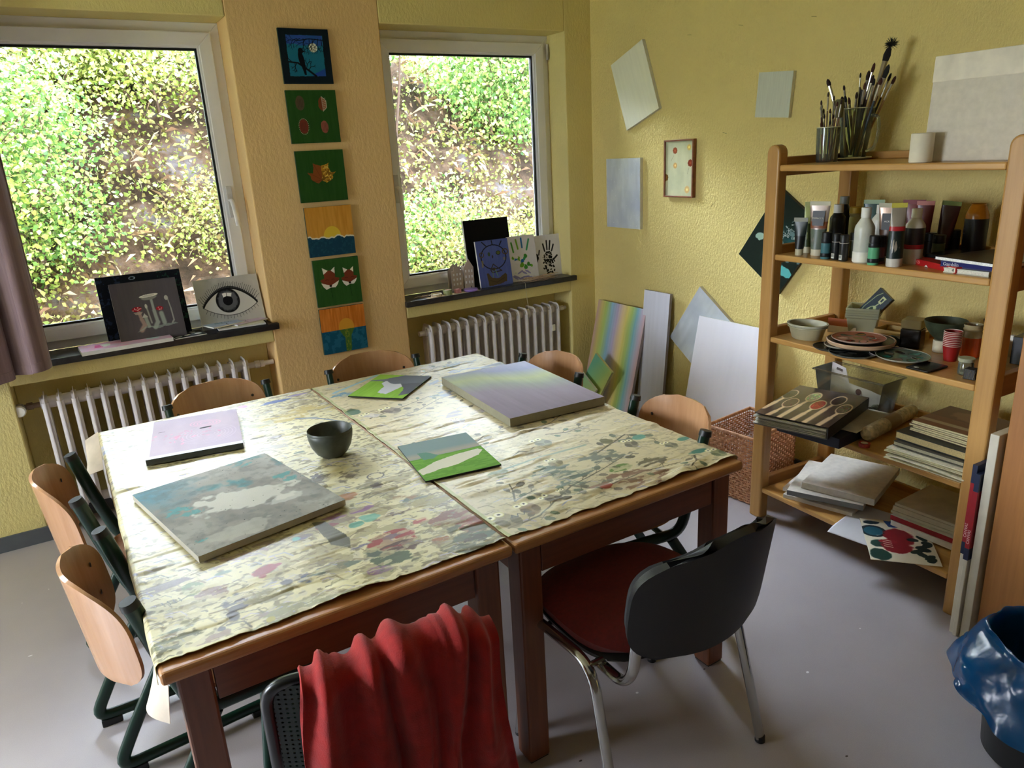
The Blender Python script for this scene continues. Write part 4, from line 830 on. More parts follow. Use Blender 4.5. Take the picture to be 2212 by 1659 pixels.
def motif_owl(a, P, e1, e2, c):
    d = math.dist(e1, e2); g = math.atan2(e2[1] - e1[1], e2[0] - e1[0]); mx, my = (e1[0] + e2[0]) / 2, (e1[1] + e2[1]) / 2; H = HH[0]
    bx, by = mx + d * 1.1 * math.sin(g), my - d * 1.3 * math.cos(g) ; u, v = P(bx + d * .3, by); a.ell(u, v, d * 1.05 / H, d * 1.7 / H, c, -g, e=.1, al=.75)
    for s in (-1, 1):
        leaf_at(a, P, bx + d * .3 + s * d * .9, by + d * .4, g + PI / 2 * -1 - s * .3, d * 1.6, tuple(x * .8 for x in c))
    for e in (e1, e2):
        u, v = P(*e); a.ell(u, v, d * .52 / H, d * .52 / H, (206, 198, 130)); a.ell(u, v, d * .42 / H, d * .42 / H, (232, 226, 196)); a.ell(u, v, d * .17 / H, d * .17 / H, (50, 46, 40))
OIL = attr_mat(.45, .35, 60, .4)
def tablecloth(x0, x1, y0, y1, art, ov_l, ov_r, ov_b, label, seed):
    """flat on the table from x0..x1, y0..y1; the outer margins hang over the edges"""
    X0, X1, Y1 = x0 - ov_l, x1 + ov_r, y1 + ov_b; h, w = art.h, art.w
    X = X0 + (X1 - X0) * art.X; Y = Y1 - (Y1 - y0) * art.Y
    z = np.full(X.shape, TZ + .0035); wr = vnoise(h, w, 42, seed, 3, .12); wr2 = vnoise(h, w, 9, seed + 4, 4, art.asp)
    z = z + np.maximum(0, wr - .5) * .026 * np.clip(wr2 * 2 - .5, 0, 1) + (wr2 - .5) * .0016
    z = z + np.clip((y0 + .05 - Y) / .05, 0, 1) * (vnoise(h, w, 3, seed + 8, 3, 6) - .35) * .009
    for lim, s in ((x0, -1), (x1, 1)):
        d = np.clip((X - lim) * s, 0, 9); z = z - d; X = np.where(d > 0, lim + s * (np.minimum(d, .006) + .10 * d * vnoise(h, w, 26, seed + 5, 2, .2)), X)
    d = np.clip(Y - y1, 0, 9); z = z - d; Y = np.where(d > 0, y1 + np.minimum(d, .006) + .10 * d, Y)
    yf = y0 + (vnoise(h, w, 2, seed + 6, 4, 12)[-1] - .5)[None, :] * .016 * art.Y ** 30; Y = Y + (yf - y0)
    o = grid_mesh('tablecloth', np.stack([X, Y, z], -1), art.lin(), [OIL]); s = o.modifiers.new('thickness', 'SOLIDIFY'); s.thickness = .0012; s.offset = 1
    return tag(o, label, 'tablecloth')
# left cloth
cx0, cx1, cy0, cy1 = TX0 + .004, TX1 - .004, TY0 + .034, TY1 - .004
a, P, H, r = cloth_art(cx0 - .055, cx1, cy0, cy1 + .06, 800, (206, 196, 150), 11, (112, 96, 64)); HH[0] = H
for k in range(26): patch(a, P, H, r.uniform(-3.08, -2.28), r.uniform(-2.5, -1.5), r.uniform(.015, .05), r.uniform(.008, .02), r.choice([(150, 146, 110), (140, 120, 110), (120, 130, 110), (176, 150, 130), (130, 120, 140), (160, 150, 90)]), 1, 40 + k, r)
m = vnoise(a.h, a.w, 44, 91, 3, .3); a.mix((m > .53) * (a.Y > .68) * np.clip((a.X - .25) * 2, 0, .5), (128, 116, 80))
for k, (x, y, rx, ry, c, t) in enumerate(ST1): patch(a, P, H, x, y, rx, ry, c, t, 100 + k, r)
a.line([P(-2.425, -1.203), P(-2.36, -1.25), P(-2.29, -1.36), P(-2.27, -1.42)], .005, (70, 92, 130), .8, w1=.002)
a.poly([P(*p) for p in [(-2.645, -2.10), (-2.612, -2.112), (-2.588, -2.246), (-2.605, -2.30), (-2.64, -2.25)]], (88, 84, 62)); u, v = P(-2.382, -1.915); a.ring(u, v, .026 / H, .022 / H, .0013, (96, 88, 84))
for x, y in ((-2.535, -1.80), (-2.408, -1.99)):
    for k in range(5): leaf_at(a, P, x, y, k * 1.25, .022, (84, 72, 60))
for k in range(4): a.line([P(-3.05 + k * .012, -2.27), P(-3.045 + k * .012, -2.29)], .001, (70, 66, 60))
CL1 = tablecloth(cx0, cx1, cy0, cy1, a, .055, 0, .06, 'cream oilcloth smeared with red, brown and yellow paint on the left table', 3)
# right cloth
dx0, dx1, ey0, ey1 = TX1 + .006, TX2 + .004, TY0 + .036, TY1 - .004
a, P, H, r = cloth_art(dx0, dx1 + .02, ey0, ey1 + .05, 800, (206, 192, 152), 23, (132, 120, 92), .4); HH[0] = H
BRN = (80, 72, 54)
for l in BR: motif_branch(a, P, l, r, BRN)
for (ox, oy) in ((.42, .55), (.1, 1.0), (.45, 1.05), (.05, .52), (.3, 1.42)):
    motif_branch(a, P, [(-2.22 + ox + p[0], -2.46 + oy + p[1]) for p in ((0, 0), (.1, .02), (.24, .1), (.36, .12))], r, (122, 114, 98))
for k, (x, y, rx, ry, c, t) in enumerate(ST2): patch(a, P, H, x, y, rx, ry, c, t, 200 + k, r)
a.line([P(-2.06, -2.13), P(-1.9, -2.12), P(-1.72, -2.13)], .004, (122, 140, 122), .8); a.line([P(-2.2, -.99), P(-1.95, -.86)], .006, (130, 186, 222), .8)
OC = [(140, 128, 100), (136, 112, 84), (110, 96, 76), (116, 112, 90), (160, 150, 110), (150, 150, 130), (206, 198, 190), (130, 116, 104), (120, 112, 90), (110, 120, 90), (120, 120, 96)]
for (e1, e2), c in zip(OWLS, OC): motif_owl(a, P, e1, e2, c)
motif_owl(a, P, (-1.62, -1.55), (-1.6, -1.55), (190, 186, 180)); motif_owl(a, P, (-1.96, -1.62), (-1.94, -1.62), (200, 190, 176))
a.line([P(-2.188, -2.415), P(-2.18, -2.40), P(-2.172, -2.42), P(-2.163, -2.402), P(-2.15, -2.418), P(-2.14, -2.4), P(-2.13, -2.415)], .0011, (60, 60, 70))
m = (a.X * (dx1 + .02 - dx0) < .012) ; a.mix(m * .55, (150, 160, 96))
tablecloth(dx0, dx1, ey0, ey1, a, 0, .02, .05, 'oilcloth printed with grey owls and leafy branches on the right table', 7)
# loose flap of oilcloth at the far left corner and under the near left corner
def flap(name, par, o3, du, dv, curl):
    fn = lambda u, v: tuple(Vector(o3) + Vector(du) * u + Vector(dv) * v + Vector(curl) * math.sin(u * PI) * v)
    return MB().sheet(fn, 12, 12, .0012).build(name, M((206, 192, 172), .5), par, True)
flap('cloth_corner', CL1, (cx0 - .004, cy1 + .02, TZ + .002), (-.05, .02, -.03), (-.012, -.16, -.10), (-.03, 0, .0))
flap('cloth_corner', CL1, (cx0 - .004, cy0 + .10, TZ - .03), (.012, -.12, -.01), (-.012, .02, -.10), (-.03, 0, .0))

# ================================================================== ON THE TABLES
CZ2 = TZ + .0095
def art_cloudy():
    a = soft_art((134, 130, 120), 300, .8, 34, 4, 6, (186, 182, 166)); n = vnoise(a.h, a.w, 7, 3, 4, .8); n2 = vnoise(a.h, a.w, 12, 8, 4, .8)
    a.mix(np.clip(1 - np.hypot((a.X - .02) * 1.1, (a.Y - .1) * 1.4) * 1.9 + (n2 - .5) * 1.2, 0, 1) * .95, (84, 128, 138)); a.mix(np.clip((n - .52) * 7, 0, 1) * np.clip((n2 - .4) * 5, 0, 1) * (a.Y < .5) * .7, (60, 132, 138)); a.mix(np.clip((n2 - .52) * 5, 0, 1) * .45, (106, 104, 98)); a.mix(np.clip((vnoise(a.h, a.w, 30, 19, 4, .8) - .55) * 6, 0, 1) * .25, (90, 96, 92))
    a.ell(.55, .55, .26, .14, (196, 192, 176), .3, noise=1.2, al=.8); a.ell(.72, .72, .1, .05, (196, 192, 180), 0, noise=1, al=.6); a.ell(.3, .9, .16, .08, (170, 166, 150), noise=1, al=.6)
    for x, y, s in ((.88, .42, .05), (.92, .5, .04), (.13, .42, .05), (.2, .5, .04), (.08, .86, .03), (.8, .1, .03)): a.ell(x, y, s, s * .6, (70, 146, 142), noise=3.2, al=.6, cells=40, e=.6, seed=int(x * 90))
    r = random.Random(3)
    for k in range(60): a.ell(r.random(), r.random(), .003, .003, (70, 70, 66))
    return a
flat('canvas', art_cloudy(), -2.788, -1.846, CZ2, .42, .525, .19, 'large grey and turquoise cloudy canvas on the left table', th=.018, edge=(176, 170, 156))
def art_pink():
    a = soft_art((178, 162, 168), 220, .9, 20, 3, 6, (166, 154, 166)); r = random.Random(5)
    for k in range(7): a.ring(.64, .6, .07 + k * .035, .05 + k * .03, .003, (206, 186, 200), .1, .35)
    for k in range(4): a.ring(.62, .28, .05 + k * .035, .03 + k * .02, .004, (214, 160, 176), .2, .6)
    for k in range(40): a.ell(r.gauss(.42, .2), r.gauss(.55, .07), r.uniform(.008, .03), r.uniform(.005, .014), r.choice([(200, 130, 150), (216, 150, 166), (190, 140, 150)]), r.uniform(0, 3), al=.6, noise=.8, seed=k)
    a.mix((a.X < .035) + (a.Y > .94) * .8, (214, 222, 222)); a.line([(.57, .41), (.67, .4)], .02, (36, 34, 36)); a.line([(.1, .34), (.17, .34)], .004, (70, 60, 64)); return a
flat('canvas', art_pink(), -2.79, -1.178, CZ2, .312, .412, -.16, 'pink swirled canvas with a dark slot mark on the left table', th=.02, edge=(62, 66, 62))
def art_big():
    a = soft_art((160, 148, 166), 300, .71, 10, 6, 3); st = [(0, (120, 108, 116)), (.22, (128, 114, 122)), (.45, (140, 128, 136)), (.58, (148, 150, 140)), (.7, (176, 182, 140)), (.78, (170, 176, 160)), (.88, (160, 164, 190)), (1, (176, 180, 200))]
    f = np.clip((a.X * .55 + (1 - a.Y) * .75), 0, 1.0) ; n = (vnoise(a.h, a.w, 3, 4, 3) - .5) * .12; f = np.clip((1 - a.Y) * .8 + a.X * .25 + n, 0, 1)
    for c in range(3): a.a[..., c] = np.interp(f, [s[0] for s in st], [s[1][c] for s in st])
    return streaks(a, 5, 10, 30, 4)
flat('canvas', art_big(), -1.605, -1.535, CZ2, .41, .632, -.07, 'largest canvas, dusky violet fading to green, on the right table', th=.032, edge=(140, 134, 112))
def art_greenA():
    a = streaks(A(180, (136, 180, 62), .8), 3, 20); a.poly([(0, 0), (1, 0), (1, .42), (.7, .38), (.45, .46), (.2, .3), (0, .34)], (112, 116, 128), 1, .03); a.poly([(.0, 0), (.5, 0), (.2, .22), (0, .3)], (150, 190, 70), 1, .03)
    a.poly([(.3, .3), (.5, .42), (.74, .38), (.7, .62), (.6, .86), (.42, .8), (.4, .55), (.26, .4)], (206, 206, 212), 1, .04); a.poly([(.62, .4), (1, .3), (1, .8), (.86, .9), (.8, .6)], (96, 98, 108), 1, .03); return a
flat('painting_board', art_greenA(), -1.975, -1.086, CZ2, .25, .31, -.84, 'small green and grey landscape board turned diamond-wise near the far chairs', 'painting', .004, (20, 20, 20))
def art_greenB():
    a = A(200, (96, 142, 44), .78); a.mix(a.Y < .5, (120, 136, 132)); a.mix(np.clip(1 - np.abs(a.Y - .4) * 9, 0, 1) * .8, (166, 150, 130)); n = vnoise(a.h, a.w, 40, 3, 2, .2)
    a.mix((a.Y > .46 - .02 * a.X), (92, 140, 42)); a.mix((a.Y > .46) * (n > .5) * .45, (120, 166, 60)); a.poly([(0, .74), (.3, .6), (.6, .53), (.92, .5), (.97, .55), (.86, .66), (.5, .78), (.3, .8), (.02, .86)], (206, 200, 176), 1, .02)
    a.poly([(.16, .3), (.28, .32), (.4, .46), (.3, .52), (.17, .5)], (90, 128, 108), 1, .02); return a
flat('painting_board', art_greenB(), -2.135, -1.93, CZ2, .25, .32, -.145, 'small board with green meadow and white patch bridging both tables', 'painting', .004, (16, 18, 18))
# bowls
DG = M((62, 66, 58), .42, .12, 30); bowlp = [(.0, .002), (.03, .0), (.036, .004), (.052, .018), (.066, .042), (.073, .07), (.075, .088), (.0735, .09), (.071, .086), (.066, .06), (.052, .028), (.03, .012), (0, .01)]
def bowl(name, loc, label, group, s=1, mt=None, cat='bowl'):
    o = MB().lathe([(r_ * s, z_ * s) for r_, z_ in bowlp], 48, closed=True).build(name, mt or DG, None, True, ang=60); o.location = loc; return tag(o, label, cat, group)
bowl('bowl', (-2.437, -1.672, TZ + .006), 'dark olive bowl on the left table, the lower of two nested bowls', 'nested dark bowls')
bowl('bowl', (-2.437, -1.672, TZ + .0165), 'dark olive bowl nested inside the other bowl on the left table', 'nested dark bowls', .985)

# ================================================================== CHAIRS
SHELL = wood((170, 122, 84), (198, 152, 112), 'z', .25, 5, .25); t = SHELL
GREENM = M((8, 44, 32), .34, .04, spec=.4); CAPM = M((14, 18, 16), .45); CHR = M((190, 190, 188), .15, .03, metal=1)
def shell_fn(W_, Hh, z0, bow, lean_, yb):
    def fn(u, v):
        t = 2 * v - 1; n = 3.0 if t > 0 else 4.2; hw = W_ / 2 * (1 - abs(t * .985) ** n) ** (1 / n); s = 2 * u - 1; x = s * hw
        return (x, yb + bow * (1 - (x / (W_ / 2)) ** 2) + lean_ * v, z0 + Hh * v - .0 * x)
    return fn
def school_chair(label, group):
    """origin on the floor under the back posts; the seat points towards -y"""
    g = empty('school_chair', (0, 0, 0), 0, label, 'chair', group); hw = .215
    MB().sheet(shell_fn(.425, .275, .53, .088, .03, .002), 26, 22, .009).build('backrest', SHELL, g, True)
    def seat(u, v):
        s = 2 * u - 1; t = 2 * v - 1; n = 4.0; hw_ = (.2 - .015 * (1 + t) / 2) * (1 - abs(t * .985) ** n) ** (1 / n); return (s * hw_, -.045 - .39 * (1 - (t + 1) / 2), .447 + .012 * s * s - .02 * max(0, -t) ** 3 + .012 * max(0, t) ** 3)
    MB().sheet(seat, 22, 22, .011).build('seat', SHELL, g, True)
    for s in (-1, 1):
        x = s * hw
        MB().tube([(x, .005, .765), (x, -.035, .60), (x, -.085, .43), (x, -.40, .425)], .0145, 14, .05, ry=.0205, up=(1, 0, 0)).build('side_frame', GREENM, g, True)
        MB().tube([(x, -.12, .415), (x, .03, .17), (x, .105, .034), (x, -.33, .034)], .0135, 14, .055, ry=.0185, up=(1, 0, 0)).build('skid', GREENM, g, True)
        MB().tube([(x, .006, .764), (x, .0105, .782)], [.0215, .0195], 16).build('end_cap', CAPM, g, True)
        for yy in (.06, -.31): MB().box(x - .014, x + .014, yy - .03, yy + .03, 0, .024).build('foot', CAPM, g, bevel=.003)
        b = MB()
        for zz in (.63, .715): b.lathe([(.0065, 0), (.006, .003), (.0, .0035)], 12, mat=Matrix.Translation((s * .165, .002 + .088 * (1 - (.165 / .2125) ** 2) + .03 * (zz - .53) / .275 - .006, zz)) @ Matrix.Rotation(PI / 2, 4, 'X')); b.build('rivet', M((70, 60, 50), .4, metal=.6), g, True); b = MB()
    MB().tube([(-hw, -.13, .413), (hw, -.13, .413)], .0105, 10).tube([(-hw, -.36, .413), (hw, -.36, .413)], .0105, 10).build('crossbar', GREENM, g, True)
    return g
GC = 'wooden school chairs with green skid frames'
ch0 = school_chair('x', GC); first = True
for x, y, dx, dy, lab in (((-2.84 - 2.40) / 2, -.755, .44, .10, 'wooden school chair at the far side, in front of the left radiator'), ((-2.145 - 1.70) / 2, -.765, .445, -.02, 'wooden school chair at the far side, between pillar and right window'),
        (-1.318, -1.335, None, -PI / 2 + .02, 'wooden school chair at the right side, nearer the corner'), (-1.365, -2.14, None, -PI / 2 - .16, 'scuffed wooden school chair at the right side, beside the wicker basket'),
        (-3.180, -1.37, None, PI / 2 + .0, 'wooden school chair at the left side, farther one next to the radiator'), (-3.12, -2.065, None, PI / 2 + .07, 'wooden school chair at the left side, nearest the camera')):
    o = ch0 if first else copy_tree(ch0); first = False
    rz = dy if dx is None else math.atan2(dy, dx); o.location = (x, y, 0); o.rotation_euler = (0, 0, rz); o['label'] = lab; o['group'] = GC

# ---- black visitor chair with a red seat
def visitor_chair():
    g = empty('visitor_chair', (-1.90, -2.80, 0), .0, 'visitor chair with black plastic back, red seat and chrome frame', 'chair')
    BLK_ = M((12, 12, 13), .5, .05, bump=.1, bscale=400); RED = M((96, 18, 18), .9, .1, 90, .4, 700, sheen=.05); hw = .26
    # side frames: front leg, rail under the seat, rear leg
    for s in (-1, 1):
        x = s * hw; fx = s * (hw + .015)
        MB().tube([(fx, .42, .012), (x, .37, .455), (x, .085, .455), (fx, -.03, .012)], .0115, 14, .075, ry=.0155, up=(0, 1, 0), fs_=10).build('leg', CHR, g, True)
        MB().lathe([(.013, 0), (.015, .002), (.014, .02)], 14, c=(fx, .42)).lathe([(.013, 0), (.015, .002), (.014, .02)], 14, c=(fx, -.03)).build('glide', BLK_, g, True)
        MB().tube([(s * .19 - .02, .12, .42), (s * .2 - .03, .0, .44), (s * .205 - .035, -.045, .50), (s * .2 - .035, -.055, .62)], .012, 12, .05, ry=.016).build('back_bracket', CHR, g, True)
    MB().tube([(-hw, .3, .44), (hw, .3, .44)], .009, 10).tube([(-hw, .1, .44), (hw, .1, .44)], .009, 10).build('crossbar', CHR, g, True)
    def seat(u, v):
        s, t = 2 * u - 1, 2 * v - 1; n = 3.2; k = (1 - abs(t * .985) ** n) ** (1 / n); return (s * .24 * k * (1 - .06 * t), .255 + .21 * t, .505 - .05 * (abs(s) ** 4) * .5 - .02 * abs(t) ** 3 - (.03 if t > .7 else 0) * (t - .7))
    MB().sheet(seat, 28, 24, .035).build('seat_cushion', RED, g, True, ang=60)
    def pan(u, v):
        p = seat(u, v); return (p[0] * .97, p[1], p[2] - .032)
    MB().sheet(pan, 24, 20, .018).build('seat_pan', BLK_, g, True, ang=60)
    def back(u, v):
        s, t = 2 * u - 1, 2 * v - 1; n = 3.6; k = (1 - abs(t * .985) ** n) ** (1 / n); x = s * .238 * k; return (x - .035, -.118 - .045 * v + .085 * (x / .25) ** 2, .545 + .285 * v + .02 * (1 - s * s) * v)
    MB().sheet(back, 30, 24, .022).build('backrest', BLK_, g, True, ang=60)
    def pad(u, v):
        p = back(u, v); c = .70; return ((p[0] + .035) * .94 - .035, p[1] + .020, c + (p[2] - c) * .92)
    MB().sheet(pad, 28, 22, .022).build('back_cushion', M((20, 18, 18), .95, .05), g, True, ang=60)
    g.rotation_euler.z = .03; return g
VC = visitor_chair()
# ---- green mesh chair with the red jacket over it
def mesh_chair():
    g = empty('mesh_chair', (-2.715, -2.75, 0), -.15, 'dark green chair with a perforated metal back, partly covered by the red cloth', 'chair')
    DKG = M((8, 32, 24), .22, .05, spec=.6); BK = M((8, 10, 10), .32, spec=.4); hw = .215
    MB().tube([(-hw, .03, .42), (-hw, -.045, .62), (-hw, -.075, .815), (0, -.115, .83), (hw, -.075, .815), (hw, -.045, .62), (hw, .03, .42)], .0115, 12, .05, ry=.012, up=(0, 1, 0), fs_=8).build('back_frame', BK, g, True)
    def back(u, v):
        s = 2 * u - 1; return (s * .205, -.052 - .05 * (1 - s * s) - .026 * v, .60 + .215 * v)
    # perforated sheet: a pattern of small round holes in the metal (black dots are real openings)
    m = MB(); m.sheet(back, 24, 10, .002); o = m.build('back_sheet', DKG, g, True, ang=70)
    t = NT('perforated_metal'); setp(t.b, .42, spec=.25); t.b.inputs['Base Color'].default_value = L4((6, 26, 18))
    sx = t.n('ShaderNodeSeparateXYZ'); t.l(t.co(), sx.inputs[0])
    def frac(o_, f):
        a = t.n('ShaderNodeMath', operation='MULTIPLY'); a.inputs[1].default_value = f; t.l(o_, a.inputs[0]); b = t.n('ShaderNodeMath', operation='FRACT'); t.l(a.outputs[0], b.inputs[0]); c = t.n('ShaderNodeMath', operation='SUBTRACT'); t.l(b.outputs[0], c.inputs[0]); c.inputs[1].default_value = .5; d = t.n('ShaderNodeMath', operation='POWER'); e = t.n('ShaderNodeMath', operation='ABSOLUTE'); t.l(c.outputs[0], e.inputs[0]); t.l(e.outputs[0], d.inputs[0]); d.inputs[1].default_value = 2; return d.outputs[0]
    ad = t.n('ShaderNodeMath', operation='ADD'); t.l(frac(sx.outputs[0], 90), ad.inputs[0]); t.l(frac(sx.outputs[2], 90), ad.inputs[1]); lt = t.n('ShaderNodeMath', operation='LESS_THAN'); lt.inputs[1].default_value = .045; t.l(ad.outputs[0], lt.inputs[0])
    tr = t.n('ShaderNodeBsdfTransparent'); mx = t.n('ShaderNodeMixShader'); t.l(lt.outputs[0], mx.inputs[0]); t.l(t.b.outputs[0], mx.inputs[1]); t.l(tr.outputs[0], mx.inputs[2]); t.l(mx.outputs[0], t.out.inputs[0]); o.data.materials[0] = t.m
    MB().sheet(lambda u, v: ((2 * u - 1) * .2, .03 + .36 * v, .445 - .015 * v * v), 12, 12, .004).build('seat', DKG, g, True)
    MB().tube([(-.205, .02, .44), (-.205, .4, .43), (.205, .4, .43), (.205, .02, .44)], .0115, 12, .05, ry=.0115).build('seat_frame', BK, g, True)
    for s in (-1, 1):
        MB().tube([(s * .205, .36, .43), (s * .23, .41, .006)], .0115, 12).build('leg', BK, g, True); MB().tube([(s * .205, .04, .43), (s * .23, -.03, .006)], .0115, 12).build('leg', BK, g, True)
    return g
mesh_chair()
# a low green frame piece and dark bar seen under the left table belong to a stool pushed beneath it
def stool():
    g = empty('stool', (-2.66, -2.02, 0), -.2, 'low stool with green tube frame pushed under the left table', 'stool')
    MB().box(-.17, .17, -.17, .17, .40, .425).build('seat', SHELL, g, bevel=.01)
    MB().tube([(-.15, -.15, .395), (-.19, -.19, .02), (.19, -.19, .02), (.15, -.15, .395)], .0115, 12, .05, ry=.015, up=(0, 1, 0)).build('side_frame', GREENM, g, True)
    MB().tube([(-.15, .15, .395), (-.19, .19, .02), (.19, .19, .02), (.15, .15, .395)], .0115, 12, .05, ry=.015, up=(0, 1, 0)).build('side_frame', GREENM, g, True)
    MB().tube([(0, -.16, .385), (0, .16, .385)], .01, 10).build('crossbar', GREENM, g, True)
stool()
# ---- red jacket / cloth draped over the chair back
def red_cloth():
    RC = M((138, 16, 11), .95, .1, 30, .35, 320, sheen=.08); Wd = .36
    n = vnoise(80, 80, 5, 6, 3); n2 = vnoise(80, 80, 3, 9, 2, 2.4)
    def fn(u, v):
        # v 0 = hem on the table side, rail at .38, 1 = hem on the near side
        s = u - .5; fold = .5 + .5 * math.sin(u * 2 * PI * 5.2 + 1.6 * math.sin(v * 3) + 5 * n2[int(v * 79), int(u * 79)]); k = n[int(v * 79), int(u * 79)] - .5
        x = s * Wd * (1 + .22 * abs(v - .38) * 1.4) + .012 * math.sin(v * 9 + u * 6); d = v - .38; th = .018 + .034 * fold ** 1.5
        lift = .034 * math.exp(-((u - .52) / .23) ** 2) + .03 * max(0, math.sin(u * 9.5 + .6)) * (.6 if u > .35 else .3) * 1
        if abs(d) < .045:
            a = d / .045 * PI / 2; return (x, -.105 - math.sin(a) * (.018 + th), .838 + math.cos(a) * (.02 + .35 * (th - .018)) + lift)
        sg = -1 if d > 0 else 1; L_ = (abs(d) - .045) * (.98 if d > 0 else .6)
        y = -.105 + sg * (.018 + th + .05 * k * min(1, L_ * 5)) - (.03 * L_ if sg < 0 else -.1 * L_)
        return (x, y, .838 - L_ + lift * max(0, 1 - L_ * 6) - .02 * math.sin(u * 7) * (abs(d) * 1.2))
    g = MB().sheet(fn, 96, 110, .006).build('red_cloth', RC, None, True, ang=80)
    g.location = (-2.715, -2.75, 0); g.rotation_euler = (0, 0, -.15)
    g.matrix_world = Matrix.Translation((-2.715, -2.75, 0)) @ Matrix.Rotation(-.15, 4, 'Z') @ Matrix.Translation((.03, 0, -.03)); return tag(g, 'red fleece jacket draped in folds over the near chair back', 'jacket')
red_cloth()

# ================================================================== SHELF
SHX, SHL, SYA = -.5526, -1.8529, .0506
def S(L, D, z=0): return (SHX - math.sin(SYA) * L + math.cos(SYA) * D, SHL - math.cos(SYA) * L - math.sin(SYA) * D, z)
SROT = -PI / 2 - SYA          # local x runs along the shelf (to the right seen from the room), local y towards the wall
ZS = [.158, .517, .875, 1.229, 1.586]
PINE = wood((172, 124, 60), (204, 158, 88), 'x', .35, 8, .15); PINEZ = wood((168, 122, 62), (196, 150, 86), 'z', .4, 8); PINEY = wood((150, 100, 50), (182, 132, 74), 'y', .4)
def on_shelf(o, L, D, z, rz=0, tilt=0, roll=0): return place(o, S(L, D, z), SROT + rz, tilt, roll)
g = empty('shelf', S(0, 0), 0, 'open beech wood shelf with five boards and rounded posts by the right wall', 'shelf'); g.rotation_euler.z = SROT
def post_prof(w, h):
    return [(0, 0), (w, 0), (w, h - w / 2)] + [(w / 2 + w / 2 * math.cos(a), h - w / 2 + w / 2 * math.sin(a)) for a in [PI * k / 10 for k in range(1, 10)]] + [(0, h - w / 2)]
for L, D in ((0, 0), (.935, 0), (0, .45), (.935, .45)):
    m = MB(); m.prism(post_prof(.065, 1.665 if D == 0 else 1.60), 0, .052); o = m.build('post', PINEZ, g, bevel=.008, seg=3); o.location = (L, D, 0)
for k, z in enumerate(ZS):
    MB().box(.066, .934, -.0 + .004, .5, z - .024, z).build('board', PINE, g, bevel=.005)
    for L in (.012, .955): MB().box(L, L + .03, .052, .45, z - .045, z + .03).build('side_rail', PINEY, g, bevel=.004)
    MB().box(.066, .934, .478, .498, z, z + .03).build('rear_rail', PINE, g, bevel=.003)

# ---- generic small things
def part(m, nm, mat, g, sm=True, bev=0): return m.build(nm, mat, g, sm, bevel=bev)
def tube_paint(L, D, z, w, h, cb, cc, label, band=None, rz=0, cap_h=.026, r=None, crimp=(206, 204, 186), lean_=0, metal=.0, win=None, group='paint tubes standing on their caps'):
    g = empty('paint_tube', (0, 0, 0), 0, label, 'paint tube', group); r = r or w * .33; n = 20; zt = h - .016; z0 = cap_h
    part(MB().lathe([(r * .96, 0), (r, .003), (r, cap_h - .002), (r * .94, cap_h)], 20), 'cap', M(cc, .45), g)
    vs = []; fs = []; K = 9
    for j in range(K + 1):
        t = j / K; rx = r * (1 - t) + w / 2 * t; ry = r * (1 - t ** 1.2) + .0012
        for i in range(n):
            a = 2 * PI * i / n; vs.append((rx * math.cos(a), ry * math.sin(a), z0 + (zt - z0) * t))
    for j in range(K):
        for i in range(n): fs.append((j * n + i, j * n + (i + 1) % n, (j + 1) * n + (i + 1) % n, (j + 1) * n + i))
    part(MB().add(vs, fs), 'tube_body', M(cb, .3, .06, metal=metal), g)
    part(MB().box(-w / 2, w / 2, -.0016, .0016, zt, h), 'crimp', M(crimp, .45), g, False)
    for (a, b, c, nm) in (band or []):
        vs = []; fs = []
        for j in range(2):
            t = (z0 + (h - z0) * (a, b)[j] - z0) / (zt - z0); rx = (r * (1 - t) + w / 2 * t) + .0006; ry = r * (1 - max(t, 0) ** 1.2) + .002
            for i in range(n):
                q = 2 * PI * i / n; vs.append((rx * math.cos(q), ry * math.sin(q), z0 + (zt - z0) * t))
        for i in range(n): fs.append((i, (i + 1) % n, n + (i + 1) % n, n + i))
        part(MB().add(vs, fs), nm, M(c, .4), g)
    if win:
        part(MB().box(-w * .3, w * .3, -.0, .0005, 0, .001), 'label_patch', M(win[1], .4), g) if False else None
        t = NT('label'); b = MB(); zz0, zz1 = h * .56, h * .83; b.add([(-w * .27, -r * .60 - .002, zz0), (w * .27, -r * .60 - .002, zz0), (w * .30, -r * .26 - .002, zz1), (-w * .30, -r * .26 - .002, zz1)], [(0, 1, 2, 3)])
        lb = part(b, 'printed_label', M(win[0], .4), g, False)
        text_mesh('lettering', win[1], .009, M((226, 224, 214), .5), lb, (0, -r * .40 - .004, (zz0 + zz1) / 2), (math.radians(82), 0, 0))
    on_shelf(g, L, D, z, rz, 0, lean_); return g
def bottle(L, D, z, w, h, cb, cc, label, neck=.32, cap=.12, bands=(), group='bottles on the paint shelf', rz=0, glass=None, shoulder=.7, cat='bottle', name='bottle'):
    g = empty(name, (0, 0, 0), 0, label, cat, group); r = w / 2; hs = h * shoulder; hn = h * (1 - cap)
    part(MB().lathe([(r * .92, 0), (r, .004), (r, hs), (r * .93, hs + (hn - hs) * .25), (r * neck * 1.25, hn - .006), (r * neck, hn)], 28), 'bottle_body', glass or M(cb, .35, .06), g)
    if cc: part(MB().lathe([(r * neck * 1.25, hn - .002), (r * neck * 1.25, h - .002), (r * neck * 1.15, h)], 20), 'cap', M(cc, .45), g)
    for a, b, c, nm in bands: part(MB().lathe([(r + .0004, h * a), (r + .0007, h * (a + .005)), (r + .0007, h * (b - .005)), (r + .0004, h * b)], 28, closed=True), nm, M(c, .45), g)
    on_shelf(g, L, D, z, rz); return g
Z4 = ZS[3]; PB = 'small paint bottles at the shelf front'
tube_paint(.150, .05, Z4, .056, .15, (34, 46, 44), (196, 190, 160), 'small dark grey green paint tube at the left end of the paint shelf', [(0, .42, (10, 16, 16), 'colour_band')], rz=.35, crimp=(130, 130, 112), r=.016)
